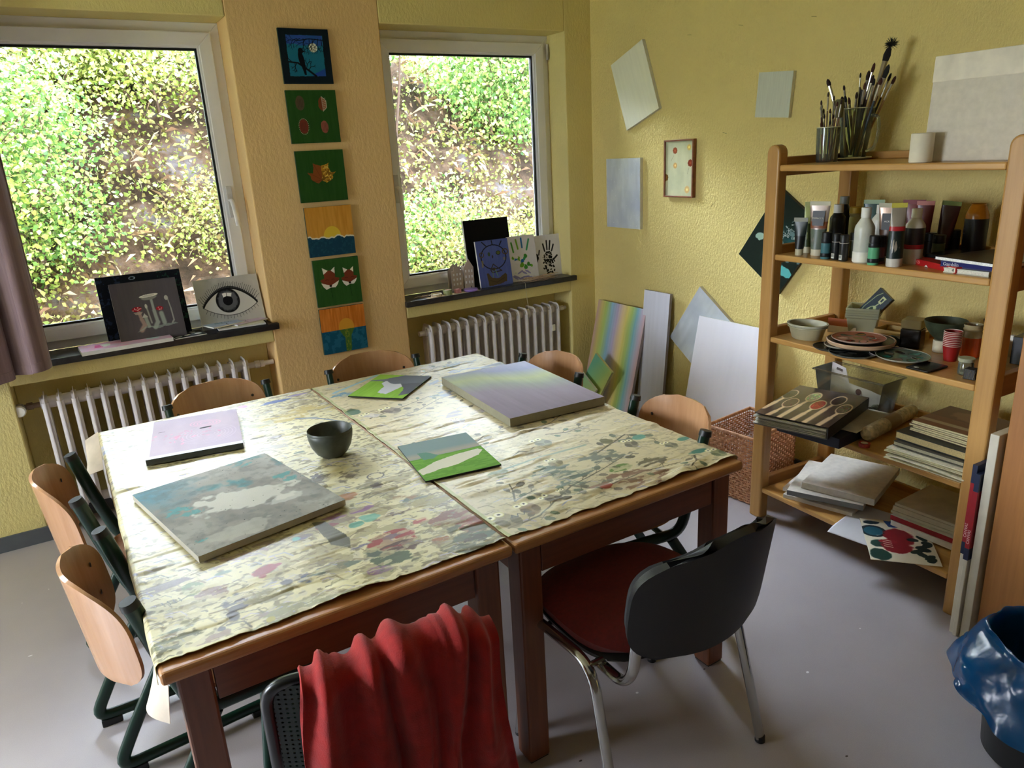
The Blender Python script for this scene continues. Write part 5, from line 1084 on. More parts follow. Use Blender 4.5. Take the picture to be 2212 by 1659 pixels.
tube_paint(.128, .128, Z4, .045, .207, (196, 206, 140), (214, 208, 180), 'olive and lime paint tube behind the small dark one', [(0, .52, (70, 86, 40), 'colour_band')], rz=.9, crimp=(206, 214, 150), r=.02)
tube_paint(.205, .09, Z4, .08, .213, (168, 152, 142), (222, 214, 188), 'silver paint tube with copper window and grey green base', [(0, .42, (104, 116, 104), 'colour_band'), (.44, .58, (140, 84, 56), 'copper_band')], rz=.35, r=.024, crimp=(190, 186, 156), metal=.4, win=((14, 16, 22), 'PRIMACRYL'))
tube_paint(.300, .29, Z4, .078, .207, (10, 62, 54), (20, 60, 50), 'dark green paint tube with pale crimp at the back of the paint shelf', rz=.4, r=.024, crimp=(150, 176, 140))
tube_paint(.430, .35, Z4, .08, .206, (110, 14, 20), (60, 14, 16), 'deep red paint tube at the back, left of two', rz=.35, r=.026, crimp=(126, 20, 30))
tube_paint(.480, .345, Z4, .062, .203, (96, 12, 18), (50, 12, 14), 'deep red paint tube with pink crimp at the back, right of two', rz=.35, r=.022, crimp=(206, 130, 116))
tube_paint(.503, .098, Z4, .078, .215, (160, 134, 116), (176, 164, 150), 'copper coloured paint tube between the clear bottle and the dark green one', [(0, .5, (84, 56, 34), 'colour_band')], rz=.35, r=.02, crimp=(176, 170, 140), metal=.4, win=((18, 18, 22), 'ACRYL'))
tube_paint(.577, .04, Z4, .05, .222, (150, 140, 124), (206, 202, 190), 'dark green paint tube with white cap and red stripe at the shelf front', [(0, .50, (14, 30, 24), 'colour_band'), (.50, .58, (176, 34, 40), 'red_stripe')], rz=.8, r=.0265, crimp=(214, 206, 90), cap_h=.03)
tube_paint(.525, .40, Z4, .065, .2, (66, 20, 18), (40, 14, 14), 'dark brown paint tube with lime crimp leaning by the dark jars', rz=.4, r=.024, crimp=(120, 140, 60), lean_=.1)
bottle(.168, .25, Z4, .062, .188, (14, 14, 16), (206, 204, 196), 'tall black bottle with white cap', .5, .17, group='bottles on the paint shelf')
bottle(.128, .335, Z4, .055, .213, (12, 14, 22), (120, 124, 116), 'dark bottle with grey screw cap behind the black bottle', .55, .14)
bottle(.196, .335, Z4, .062, .172, (196, 186, 130), (206, 176, 60), 'cream jar with yellow lid behind the small black bottles', .85, .13, shoulder=.74)
bottle(.440, .052, Z4, .07, .201, (206, 208, 196), (222, 222, 214), 'clear white bottle with angled shoulders at the shelf front', .4, .17, bands=((.02, .2, (232, 230, 218), 'paint_level'),), shoulder=.62)
bottle(.375, .225, Z4, .055, .195, (206, 206, 196), (216, 216, 208), 'white bottle mostly hidden behind the clear one', .4, .15, bands=((.3, .42, (130, 90, 40), 'label_band'),))
bottle(.585, .132, Z4, .066, .196, (206, 200, 184), (226, 224, 214), 'white bottle with dark and red label beside the green tube', .42, .15, bands=((.28, .36, (150, 20, 30), 'red_band'), (.36, .66, (34, 22, 22), 'label_band')), shoulder=.68)
for L, D, w, h, c1, c2, lab, b in ((.290, .035, .038, .103, (70, 120, 128), (12, 14, 16), 'small turquoise labelled paint bottle, leftmost of the small ones', True), (.328, .045, .033, .099, (26, 28, 28), (14, 14, 16), 'small black paint bottle with white ring, second of the small ones', False), (.374, .03, .033, .099, (34, 34, 30), (22, 20, 20), 'small black paint bottle with white ring, third of the small ones', False), (.345, .125, .032, .096, (60, 64, 40), (14, 14, 14), 'small olive paint bottle behind the black ones', False), (.506, -.0 + .022, .038, .106, (96, 176, 130), (12, 12, 14), 'small mint green paint bottle at the shelf front', True), (.500, .066, .034, .1, (110, 60, 66), (14, 12, 14), 'small dusky pink paint bottle behind the mint one', True)):
    bands = ((.08, .22, (12, 16, 18), 'label_band'), (.6, .76, (12, 16, 18), 'label_band')) if b else ((.68, .7, (206, 200, 190), 'white_ring'),)
    o = bottle(L, D, Z4, w, h, c1, c2, lab, .78, .28, bands=bands, group=PB, shoulder=.68)
    if not b and 'olive' not in lab:
        m = MB(); m.box(-.006, .006, -w / 2 - .0012, -w / 2 + .002, .006, .024); bc = m.build('barcode', M((226, 226, 216), .5), o)
        m = MB()
        for q in range(5): m.box(-.005 + q * .0022, -.004 + q * .0022, -w / 2 - .0016, -w / 2 - .001, .011, .022)
        m.build('bars', M((14, 14, 14), .5), bc)
for L, D, w, h, c, lab in ((.537, .36 - .05, .04, .09, (14, 16, 16), 'small black paint jar below the brown tube'), (.600, .26, .043, .092, (74, 92, 70), 'small grey green paint jar with black lid'), (.55, .44, .04, .09, (16, 16, 20), 'small dark bottle left of the amber bottle')):
    bottle(L, D, Z4, w, h, c, (12, 14, 14), lab, .8, .3, group=PB, shoulder=.66)
AMB = M((176, 110, 24), .12, .1, spec=.6)
o = bottle(.625, .44, Z4, .078, .19, (176, 110, 24), None, 'amber brown bottle with black label at the back of the paint shelf', .58, .02, bands=((.04, .72, (14, 12, 14), 'label_band'),), glass=AMB, shoulder=.78)
part(MB().lathe([(.024, .168), (.0255, .17), (.0235, .174), (.0255, .178), (.0235, .182), (.0255, .186), (.024, .19)], 24, closed=True), 'thread_rings', AMB, o)
text_mesh('lettering', 'C', .03, M((90, 90, 88), .5), o, (-.024, -.0325, .09), (PI / 2, 0, -.65))
def book(L, D, z, w, d, h, cover, label, rz=0, pages=(214, 210, 196), name='book', cat='book', art=None, cover2=None, soft=False):
    """w along the shelf, d towards the wall"""
    g = empty(name, (0, 0, 0), 0, label, cat); c2 = cover2 or cover; t = .0012 if soft else .003
    part(MB().box(-w / 2 + .002, w / 2 - .002, .002, d - .002, t, h - t), 'page_block', M(pages, .8, .08, 300), g, False)
    part(MB().box(-w / 2, w / 2, 0, d, 0, t), 'back_cover', M(c2, .5), g, False, .0006)
    if art is not None:
        o = panel('front_cover', w, d, t, art, cover, attr_mat(.3, .05, 60, .5), g); o.matrix_parent_inverse = Matrix.Identity(4); o.matrix_basis = Matrix.Translation((0, 0, h)) @ Matrix.Rotation(-PI / 2, 4, 'X')
    else: part(MB().box(-w / 2, w / 2, 0, d, h - t, h), 'front_cover', M(cover, .4), g, False, .0006)
    on_shelf(g, L, D, z, rz); return g
# flat pile at the right end of the paint shelf
g = empty('red_box', (0, 0, 0), 0, 'flat red box lettered with 24 PCS on the paint shelf', 'box'); rb = part(MB().box(-.12, .12, 0, .06, 0, .021), 'box_body', M((176, 26, 28), .4), g, False, .001)
text_mesh('lettering', '24 PCS', .015, M((236, 150, 140), .5), rb, (-.095, -.0008, .011), (PI / 2, 0, 0)); m = MB().box(.082, .118, -.0008, 0, .003, .018); lb = m.build('barcode', M((226, 222, 206), .5), g)
m = MB(); 
for q in range(10): m.box(.088 + q * .0026, .0893 + q * .0026, -.0013, -.0008, .006, .016)
m.build('bars', M((20, 20, 20), .5), lb); MB().add([(-.045, -.0006, .001), (-.035, -.0006, .008), (-.025, -.0006, .001)], [(0, 1, 2)]).build('white_triangle', M((226, 220, 206), .5), rb)
on_shelf(g, .70, .075, Z4, -.42)
o = MB().box(-.12, .12, 0, .16, 0, .014).build('black_case', M((16, 20, 18), .25), None, bevel=.003); on_shelf(o, .73, .15, Z4 + .0215, -.12); tag(o, 'thin black plastic case on the red box', 'case')
book(.84, .03, Z4, .15, .2, .016, (206, 206, 190), 'pale thin book lowest under the blue one at the right post', .0, cover2=(196, 196, 180))
b = book(.835, .045, Z4 + .0165, .185, .2, .019, (18, 26, 90), 'dark blue book with white lettering at the right post', 0, pages=(20, 28, 96)); text_mesh('lettering', 'Gamblin', .016, M((206, 206, 220), .5), b, (-.055, -.001, .0095), (PI / 2, 0, 0))
a = A(120, (30, 24, 26), 1.3); a.ell(.78, .45, .2, .22, (120, 112, 90), noise=.5); a.ell(.78, .45, .12, .12, (70, 60, 50)); r = random.Random(3)
for k in range(26): a.line([(r.random(), r.random()), (r.random() * .6, r.random())], .003, (96, 84, 76), .5)
book(.84, .03, Z4 + .0365, .255, .26, .011, (30, 24, 26), 'magazine with dark cover and pale flower on top of the books', -.2, pages=(236, 236, 230), name='magazine', cat='magazine', art=a, cover2=(226, 226, 226), soft=True)

# ---- top board
Z5 = ZS[4]; CG = glassy((240, 246, 236), .03, body=.07)
def glass_cup(L, D, r0, r1, h, label, cat, th=.003, foot=None):
    g = empty(cat.replace(' ', '_'), (0, 0, 0), 0, label, cat)
    pr = [(0, .002), (r0 * .96, .0), (r0, .004), (r0 + (r1 - r0) * .5, h * .5), (r1, h), (r1 - th, h), (r0 + (r1 - r0) * .5 - th, h * .5), (r0 - th, .01), (0, .009)]
    part(MB().lathe(pr, 32, closed=True), 'glass_wall', CG, g); part(MB().tube([((r1 - th / 2) * math.cos(t), (r1 - th / 2) * math.sin(t), h) for t in [2 * PI * i / 36 for i in range(36)]], .0019, 6, closed=True), 'rim', M((206, 206, 176), .15), g); on_shelf(g, L, D, Z5); return g
BRW = [(96, 60, 36), (150, 110, 60), (60, 30, 26), (30, 28, 30), (160, 70, 40), (120, 96, 60), (44, 60, 70)]
def brush(base, tip, r, hl, hw, label, seed, flat_=False, group='brushes in the glasses on top'):
    """base/tip in shelf coordinates (L, D, z)"""
    rnd = random.Random(seed); b, t = Vector(S(*base)), Vector(S(*tip)); d = t - b; ln = d.length; g = empty('paintbrush', b, 0, label, 'paintbrush', group)
    g.rotation_mode = 'QUATERNION'; g.rotation_quaternion = d.to_track_quat('Z', 'X')
    f = ln - hl; sx = 1; part(MB().lathe([(r * .45, 0), (r * .8, f * .3), (r, f * .7), (r * .8, f * .8)], 10), 'handle', M(BRW[seed % 7], .4, .15), g)
    part(MB().lathe([(r * .85, f * .78), (hw * .8, f)], 10), 'ferrule', M((186, 182, 170), .25, metal=.8), g)
    sy = .4 if flat_ else 1
    part(MB().lathe([(hw * .8, f), (hw, f + hl * .4), (hw * .7, f + hl * .8), (hw * .15, ln)], 10, sy=sy), 'bristles', M([(44, 26, 20), (20, 18, 18), (70, 36, 26)][seed % 3], .9, .2, 200), g); return g
glass_cup(.106, .23, .042, .046, .135, 'narrow drinking glass full of thin brushes on the top board', 'drinking glass')
G2 = glass_cup(.10, .40, .05, .072, .20, 'wide glass jug full of brushes on the top board', 'glass jug')
part(MB().tube([(.069, 0, .17), (.105, 0, .165), (.112, 0, .1), (.095, 0, .04), (.062, 0, .03)], .006, 10, .03), 'jug_handle', CG, G2)
o = MB().lathe([(0, 0), (.05, 0), (.074, .008), (.072, .012), (.05, .004), (0, .004)], 36, closed=True).build('saucer', M((190, 186, 150), .3), None, True); on_shelf(o, .10, .40, Z5); tag(o, 'small pale saucer under the glass jug', 'saucer')
G2.matrix_world = Matrix.Translation((0, 0, .0045)) @ G2.matrix_world
rnd = random.Random(12); THIN = []
for k in range(15):
    a = 2 * PI * k / 15; q = .018; bs = (.106 + q * math.cos(a), .23 + q * math.sin(a), Z5 + .006); s = rnd.uniform(.5, 1); tl = (.106 + .05 * math.cos(a + .3) * s - .012 + (.02 if k % 5 == 0 else 0), .23 + .05 * math.sin(a + .3) * s, Z5 + rnd.uniform(.155, .235 if k % 3 else .28))
    THIN.append((tl[0], bs, tl, k))
THIN.sort()
for i, (_, bs, tl, k) in enumerate(THIN):
    brush(bs, tl, .0034, .018, .0042, 'thin paintbrush in the narrow glass, ' + ('leftmost tip' if i == 0 else 'rightmost tip' if i == 14 else 'tip number %s from the left' % 'two three four five six seven eight nine ten eleven twelve thirteen fourteen'.split()[i - 1]), k, group='thin brushes in the narrow glass')
big = [((.09, .39), (-.022, .36, .33), .008, .03, .009, 'broad round paintbrush leaning left out of the glass jug'), ((.11, .40), (.19, .45, .43), .009, .055, .014, 'tall bent flat paintbrush reaching highest out of the glass jug'), ((.1, .38), (.165, .40, .372), .005, .036, .007, 'slim paintbrush just left of the tallest one'), ((.08, .41), (.045, .38, .30), .004, .02, .005, 'paintbrush with red brown tip at the left of the jug'), ((.09, .42), (.075, .44, .345), .003, .02, .004, 'thin paintbrush standing upright in the middle of the jug'), ((.1, .4), (.125, .43, .325), .005, .03, .007, 'paintbrush with dark tip in the middle right of the jug'), ((.11, .39), (.15, .39, .345), .006, .036, .008, 'paintbrush with dark brown bristles right of the middle'), ((.1, .41), (.215, .42, .36), .007, .05, .012, 'wide dark paintbrush at the right of the jug'), ((.11, .42), (.235, .44, .315), .005, .03, .007, 'lowest paintbrush leaning right out of the jug'), ((.09, .40), (.18, .38, .325), .005, .03, .007, 'short brown paintbrush at the right of the jug'), ((.1, .43), (.2, .46, .33), .004, .03, .006, 'thin paintbrush behind the wide one')]
rnd = random.Random(31); ORD = 'first second third fourth fifth sixth seventh eighth ninth tenth'.split()
for k in range(10):
    f = k / 9; big.append(((.075 + .05 * f, .395 + rnd.uniform(-.02, .03)), (.03 + .19 * f, .375 + rnd.uniform(-.03, .06), .235 + .075 * f + rnd.uniform(-.012, .02)), rnd.uniform(.0035, .006), .026, rnd.uniform(.005, .009), 'short paintbrush in the crowd inside the jug, %s from the left' % ORD[k]))
for k, (b, t, r_, hl, hw, lab) in enumerate(big): brush((b[0], b[1], Z5 + .02), (t[0], t[1], Z5 + t[2]), r_, hl, hw, lab, k, k in (1, 7), 'large brushes in the glass jug')
m = MB(); r2 = random.Random(5); c = Vector(S(.195, .452, Z5 + .435))
for k in range(160):
    d = Vector((r2.gauss(0, 1), r2.gauss(0, 1), r2.gauss(.3, .8))).normalized() * r2.uniform(.018, .032); m.tube([c, c + d], [.0012, .0004], 4)
o = m.build('bristle_tuft', M((24, 30, 22), .9), None); tag(o, 'frayed dark bristle tuft topping the tallest brush', 'bristles', kind='stuff')
def knife(base, tip, w, label, c):
    b, t = Vector(S(*base)), Vector(S(*tip)); d = t - b; g = empty('spatula', b, 0, label, 'spatula', 'wide tools in the glass jug'); g.rotation_mode = 'QUATERNION'; g.rotation_quaternion = d.to_track_quat('Z', 'X'); ln = d.length
    part(MB().box(-w, w, -.004, .004, ln * .55, ln), 'blade', M(c, .5, .15), g, False, .003); part(MB().box(-w * .35, w * .35, -.006, .006, 0, ln * .56), 'handle', M((110, 90, 60), .5), g, False, .003)
knife((.1, .41, Z5 + .012), (.09, .425, Z5 + .285), .036, 'wide olive scraper standing in the glass jug', (92, 82, 52)); knife((.075, .39, Z5 + .012), (.03, .385, Z5 + .225), .02, 'narrow scraper at the left of the jug', (60, 56, 44)); knife((.12, .40, Z5 + .012), (.12, .405, Z5 + .275), .014, 'round ended tool with dark head in the jug', (40, 32, 28))
g = empty('foam_roller', (0, 0, 0), 0, 'small olive foam roller standing in the narrow glass', 'roller'); part(MB().lathe([(.014, .17), (.0165, .175), (.0165, .235), (.014, .24)], 18), 'foam', M((104, 98, 62), .9), g); part(MB().tube([(0, 0, .01), (0, 0, .172)], .006, 10), 'stem', M((200, 196, 190), .4), g); on_shelf(g, .118, .262, Z5, roll=.03)
o = MB().lathe([(.0, 0), (.034, .001), (.036, .004), (.036, .094), (.033, .096), (.012, .096), (.012, .002)], 32, closed=True).build('paper_roll', M((222, 214, 190), .9, .04), None, True); on_shelf(o, .628, .05, Z5); tag(o, 'white paper roll standing on the top board', 'paper roll')
# big white pad standing on the long edge, and the narrow pad behind it
g = empty('canvas', (0, 0, 0), 0, 'large pale blank canvas standing on the top board at the right', 'canvas'); WHC = M((206, 198, 182), .8, .03, 40, .3, 500)
part(MB().box(0, .46, 0, .018, 0, .335), 'canvas_body', WHC, g, False, .004); part(MB().box(-.001, .461, -.0012, .02, .255, .337), 'folded_strip', M((222, 214, 196), .8), g, False, .002); on_shelf(g, .602, .1, Z5, 0, -.04)
o = MB().box(0, .2, 0, .006, 0, .24).build('pad', M((214, 206, 178), .85), None, bevel=.001); on_shelf(o, .545, .20, Z5, 0, -.05); tag(o, 'thin cream pad standing behind the large blank canvas', 'pad')

# ---- middle board (palettes and jars)
Z3 = ZS[2]
def tub(L, D, r, h, c, inner, label, sx=1.25, z=Z3, name='tub', group=None):
    g = empty(name, (0, 0, 0), 0, label, 'tub', group); pr = [(0, 0), (r * .72, 0), (r * .78, .004), (r * .95, h - .006), (r * 1.03, h - .004), (r * 1.03, h), (r * .92, h), (r * .74, .008), (0, .006)]
    part(MB().lathe(pr, 36, sx=sx, closed=True), 'tub_wall', M(c, .4, .08), g); part(MB().lathe([(0, h * .5), (r * .8, h * .5)], 30, sx=sx, closed=True), 'dried_paint', M(inner, .5, .3, 40), g); on_shelf(g, L, D, z, .1); return g
tub(.177, .1, .066, .055, (176, 172, 140), (70, 80, 20), 'oval takeaway tub with dried green paint, the lower of two', group='nested oval tubs'); tub(.177, .1, .068, .052, (190, 188, 166), (104, 116, 24), 'oval takeaway tub with dried green paint nested on top', z=Z3 + .014, group='nested oval tubs')
g = empty('paper_box', (0, 0, 0), 0, 'small open paper box behind the oval tubs', 'box'); part(MB().box(-.06, .06, 0, .08, 0, .03), 'box_body', M((206, 196, 166), .8), g, False, .001); part(MB().box(-.06, .03, .0, .003, .03, .062), 'flap', M((170, 96, 60), .8), g, False); on_shelf(g, .215, .27, Z3, .3)
def wells(a, n, R, cols, rr=.1, seed=1, cx=.5, cy_=.5):
    r = random.Random(seed)
    for k in range(n):
        t = 2 * PI * k / n; x, y = cx + R * math.cos(t), cy_ + R * math.sin(t); a.ell(x, y, rr * 1.15, rr, (30, 26, 24), t); a.ell(x, y, rr, rr * .85, cols[k % len(cols)], t, noise=.6, seed=seed + k)
    return a
def palette(L, D, z, r, base, cols, label, rim=(214, 200, 180), rz=0, n=7, hole=True, sx=1.0, seed=1, tilt=0, roll=0, dish=.006):
    g = empty('paint_palette', (0, 0, 0), 0, label, 'palette', 'round paint palettes'); a = A(110, base, 1.0); a.mix(vnoise(110, 110, 5, seed, 3) * .8, cols[0]); wells(a, n, .33, cols, .105, seed); a.ell(.5, .5, .1, .09, cols[-1], noise=.7, seed=seed)
    if hole: a.ell(.74, .34, .075, .07, (12, 12, 12)); a.ring(.74, .34, .085, .08, .008, rim)
    X = (a.X - .5) * 2; Y = (a.Y - .5) * -2; rr = np.maximum(np.abs(X), np.abs(Y)); q = np.hypot(X, Y) + 1e-9; f = rr / q; Xr, Yr = X * f * r * sx, Y * f * r; d = np.hypot(Xr / sx, Yr) / r
    Z = .006 - dish * .6 * (1 - d ** 6) + .0 * d
    th = np.arctan2(Yr, Xr); Z = Z - .003 * np.clip(1 - np.abs(d - .66) * 5, 0, 1) * (.5 + .5 * np.cos(th * n))
    m = MB().lathe([(0, -.001), (r * .9, -.001), (r * 1.0, .004), (r * 1.02, .0075), (r * 1.0, .0078)], 40, sx=sx, closed=True); grid_mesh('palette_face', np.stack([Xr, Yr, Z], -1), a.lin(), [attr_mat(.25, .3, 80, .5), M(rim, .35)], m, parent=g)
    on_shelf(g, L, D, z + .001, rz, tilt, roll); return g
palette(.35, .045, Z3, .07, (26, 30, 28), [(20, 26, 24), (40, 44, 40)], 'black crusted palette at the bottom left of the palette pile', (60, 62, 58), n=5, hole=False, sx=1.1, seed=3)
palette(.45, .03, Z3, .08, (24, 28, 26), [(18, 24, 24), (36, 46, 40), (90, 90, 84)], 'black crusted palette at the bottom right of the palette pile', (96, 100, 92), n=5, hole=False, sx=1.1, seed=4)
palette(.372, .07, Z3 + .011, .066, (150, 146, 128), [(60, 60, 52), (160, 150, 120)], 'grey ringed palette under the big plate', (190, 184, 160), n=6, hole=False, seed=5)
g = empty('plate', (0, 0, 0), 0, 'large dark topped round plate with beige rim carrying a palette', 'plate'); part(MB().lathe([(0, 0), (.1, 0), (.122, .01), (.126, .022), (.123, .025), (.118, .02), (0, .017)], 48, closed=True), 'plate_body', M((196, 164, 130), .4), g); part(MB().lathe([(0, .0185), (.116, .0212), (.119, .0235)], 48, closed=True), 'dark_surface', M((40, 34, 24), .35), g); on_shelf(g, .432, .1, Z3 + .021, 0, .0, .0)
palette(.432, .085, Z3 + .0475, .093, (170, 120, 96), [(150, 60, 40), (196, 130, 110), (110, 30, 24), (206, 160, 140), (60, 66, 50), (130, 96, 50)], 'round palette with red and brown wells on top of the plate', (206, 176, 156), rz=.3, seed=6, sx=1.05)
palette(.548, .14, Z3, .085, (150, 140, 128), [(30, 28, 28), (140, 130, 120), (50, 44, 44)], 'grey brown palette under the turquoise one', (186, 176, 166), seed=8)
palette(.612, .10, Z3 + .0095, .09, (120, 126, 110), [(60, 110, 96), (110, 90, 80), (40, 130, 116), (150, 140, 120), (36, 30, 30), (96, 150, 130)], 'palette with turquoise and brown wells near the middle of the board', (176, 176, 160), rz=-.4, seed=9, sx=1.05)
TUBM = glassy((232, 232, 206), .2, body=.5)
def sqtub(L, D, z, w, h, label, k):
    g = empty('square_tub', (0, 0, 0), 0, label, 'tub', 'nested square plastic tubs'); m = MB(); n = 4
    def ring(hw, zz): return [(-hw, -hw, zz), (hw, -hw, zz), (hw, hw, zz), (-hw, hw, zz)]
    rs_ = [ring(w * .40, 0), ring(w * .5, h - .012), ring(w * .54, h - .010), ring(w * .54, h), ring(w * .5, h), ring(w * .385, .003)]
    vs = sum(rs_, []); fs = [(0, 3, 2, 1)] + [(j * 4 + i, j * 4 + (i + 1) % 4, j * 4 + 4 + (i + 1) % 4, j * 4 + 4 + i) for j in range(5) for i in range(4)] + [(20, 21, 22, 23)]
    m.add(vs, fs); part(m, 'tub_wall', TUBM, g, False, .003); on_shelf(g, L, D, z, .5); return g
for k in range(4): sqtub(.262, .345, Z3 + k * .0105, .12, .085, ('lowest', 'second', 'third', 'topmost')[k] + ' of the nested square translucent tubs on the palette board', k)
g = empty('blue_box', (0, 0, 0), 0, 'dark blue box with a pale fish drawing sticking out of the square tubs', 'box'); a = A(120, (14, 40, 60), .5)  # a dark blue box, not a tin
a.line([(.15, .95), (.1, .6), (.2, .2), (.35, .05)], .012, (150, 170, 130)); a.ell(.5, .62, .1, .22, (170, 186, 140), .3); a.ell(.5, .55, .05, .08, (40, 70, 60)); a.line([(.55, .45), (.62, .3), (.66, .2)], .02, (170, 186, 140)); a.poly([(.5, .1), (.75, .1), (.72, .3), (.5, .3)], (186, 196, 150)); a.poly([(.57, .15), (.68, .15), (.66, .25), (.57, .25)], (14, 40, 60))
o = panel('lid', .075, .16, .02, a, (10, 30, 60), attr_mat(.2, .1, 80, .6), g, M((10, 28, 56), .25)); on_shelf(g, .255, .32, Z3 + .052, .1, -.25, .62)
g = empty('tray', (0, 0, 0), 0, 'shallow tan plastic tray at the back of the palette board', 'tray'); m = MB()
m.box(-.09, .09, 0, .1, 0, .003); m.box(-.09, -.086, 0, .1, .003, .035); m.box(.086, .09, 0, .1, .003, .035); m.box(-.086, .086, 0, .004, .003, .035); m.box(-.086, .086, .096, .1, .003, .035); part(m, 'tray_body', M((190, 160, 96), .5), g, False); on_shelf(g, .42, .33, Z3, .1)
g = empty('jar', (0, 0, 0), 0, 'square glass jar of dark water on the palette board', 'jar'); part(MB().box(-.037, .037, -.037, .037, .078, .115), 'glass_rim', glassy((206, 190, 140), .05, body=.35), g, False, .006); part(MB().box(-.037, .037, -.037, .037, 0, .0775), 'dark_water', M((24, 18, 12), .15), g, False, .006); on_shelf(g, .525, .285, Z3, .3)
m = MB(); r2 = random.Random(3)
m.sheet(lambda u, v: (.035 * math.sin(u * 2 * PI) * math.sin(v * PI * .98 + .03), .022 * math.cos(u * 2 * PI) * math.sin(v * PI * .98 + .03), .022 - .022 * math.cos(v * PI)), 18, 10, .001); o = m.build('sponge', M((34, 46, 34), .95, .4, 120, 1, 160), None, True); on_shelf(o, .475, .225, Z3 + .002, .1); tag(o, 'dark green scouring sponge leaning on the square jar', 'sponge')
o = MB().box(-.028, .028, -.02, .02, 0, .03).build('black_box', M((26, 22, 18), .5), None, bevel=.002); on_shelf(o, .46, .275, Z3, .1); tag(o, 'small dark box beside the square jar', 'box')
g = empty('jar', (0, 0, 0), 0, 'white plastic container carrying the large olive bowl', 'jar'); part(MB().lathe([(.026, 0), (.028, .003), (.028, .045), (.026, .047)], 28), 'container', M((206, 196, 170), .5), g); on_shelf(g, .632, .30, Z3)
OLV = M((56, 64, 46), .4, .15, 30); o = MB().lathe([(0, 0), (.03, 0), (.034, .004), (.05, .02), (.066, .045), (.075, .072), (.0735, .074), (.063, .046), (.047, .024), (.03, .01), (0, .008)], 44, closed=True).build('bowl', OLV, None, True); on_shelf(o, .632, .315, Z3 + .0475); tag(o, 'large olive bowl standing on a white container on the palette board', 'bowl')
CUPR = M((150, 20, 18), .5); CUPW = M((222, 200, 186), .5); cup0 = None
for k in range(9):
    if cup0 is None:
        cup0 = empty('paper_cup', (0, 0, 0), 0, 'x', 'paper cup', 'stacked red paper cups'); part(MB().lathe([(0, .001), (.021, 0), (.0295, .058), (.0285, .058), (.02, .003), (0, .003)], 28, closed=True), 'cup_wall', CUPR, cup0); part(MB().tube([(.0298 * math.cos(t), .0298 * math.sin(t), .059) for t in [2 * PI * i / 28 for i in range(28)]], .0014, 6, closed=True), 'rolled_rim', CUPW, cup0); o = cup0
    else: o = copy_tree(cup0)
    on_shelf(o, .722, .215, Z3 + .0065 * k); o['label'] = ('red paper cup at the bottom of the stack' if k == 0 else 'red paper cup on top of the stack' if k == 8 else 'red paper cup with white rim, number %s up in the stack' % ('two three four five six seven eight'.split()[k - 1])); o['group'] = 'stacked red paper cups'
g = empty('jar', (0, 0, 0), 0, 'glass jar of orange liquid behind the paper cups', 'jar'); part(MB().lathe([(.03, .001), (.034, .004), (.034, .076), (.0335, .077)], 30), 'orange_liquid', M((190, 74, 14), .12, .1), g); part(MB().lathe([(.035, .077), (.035, .088), (.029, .1), (.0315, .104), (.0315, .108), (.029, .112), (.031, .118), (.031, .124)], 30, closed=True), 'glass_neck', M((170, 156, 116), .2), g); on_shelf(g, .735, .315, Z3)
g = empty('jar', (0, 0, 0), 0, 'cloudy glass jar with brushes half hidden by the right post', 'jar'); part(MB().lathe([(.026, .001), (.03, .004), (.03, .1), (.032, .12), (.029, .12), (.027, .1), (.027, .006)], 28, closed=True), 'glass_wall', glassy((226, 214, 170), .1, body=.35), g); on_shelf(g, .79, .37, Z3)
brush((.79, .37, Z3 + .01), (.755, .34, Z3 + .145), .003, .02, .004, 'brown paintbrush in the cloudy jar, leaning left', 0, group='brushes in the cloudy jar'); brush((.79, .37, Z3 + .01), (.82, .36, Z3 + .15), .003, .02, .004, 'dark paintbrush in the cloudy jar, leaning right', 2, group='brushes in the cloudy jar')
g = empty('pen_holder', (0, 0, 0), 0, 'white perforated metal pen holder beside the right post', 'pen holder'); t = NT('punched_metal'); setp(t.b, .4); ch = t.n('ShaderNodeTexVoronoi'); ch.inputs['Scale'].default_value = 190; t.l(t.co(), ch.inputs['Vector']); t.l(t.ramp(ch.outputs['Distance'], [(.3, (90, 84, 66)), (.4, (216, 212, 190))]), t.b.inputs['Base Color'])
part(MB().box(-.03, .03, -.03, .03, 0, .085), 'holder_wall', t.m, g, False, .003); on_shelf(g, .828, .30, Z3, .2)
g = empty('glass_jar', (0, 0, 0), 0, 'little clear jar with lid at the front right of the palette board', 'jar'); part(MB().lathe([(0, 0), (.022, 0), (.024, .003), (.024, .04), (.02, .046), (.0185, .046), (.022, .04), (.022, .005), (0, .003)], 28, closed=True), 'glass_wall', CG, g); part(MB().lathe([(.0255, .047), (.0262, .05), (.0262, .058), (.024, .06)], 28), 'lid', M((170, 170, 140), .25), g); part(MB().lathe([(.02, .003), (.02, .012), (.004, .018)], 16), 'contents', M((90, 80, 56), .6, .4, 200), g); on_shelf(g, .848, .095, Z3)
g = empty('mesh_cup', (0, 0, 0), 0, 'small black mesh cup in front of the right post', 'cup'); part(MB().box(-.018, .018, -.018, .018, 0, .036), 'cup_wall', M((18, 16, 14), .5), g, False, .002)
m = MB()
for k in range(5):
    for s in (-1, 1): m.tube([(-.0165 + k * .0082 - s * .004, -.0185, .002), (-.0165 + k * .0082 + s * .004, -.0185, .034)], .0005, 4)
part(m, 'wire_mesh', M((120, 116, 100), .4), g, False); on_shelf(g, .888, .062, Z3, .1)
o = MB().box(-.0, .085, 0, .12, 0, .008).build('tin_case', M((14, 14, 14), .25), None, bevel=.004); g = o; on_shelf(o, .685, -.0 + .008, Z3, .0); tag(o, 'flat black tin lying at the front of the palette board', 'tin')
oo = MB().lathe([(.007, .0), (.007, .0006)], 20, sx=1.3).build('white_mark', M((196, 190, 170), .5), o); oo.location = (.03, .018, .008)
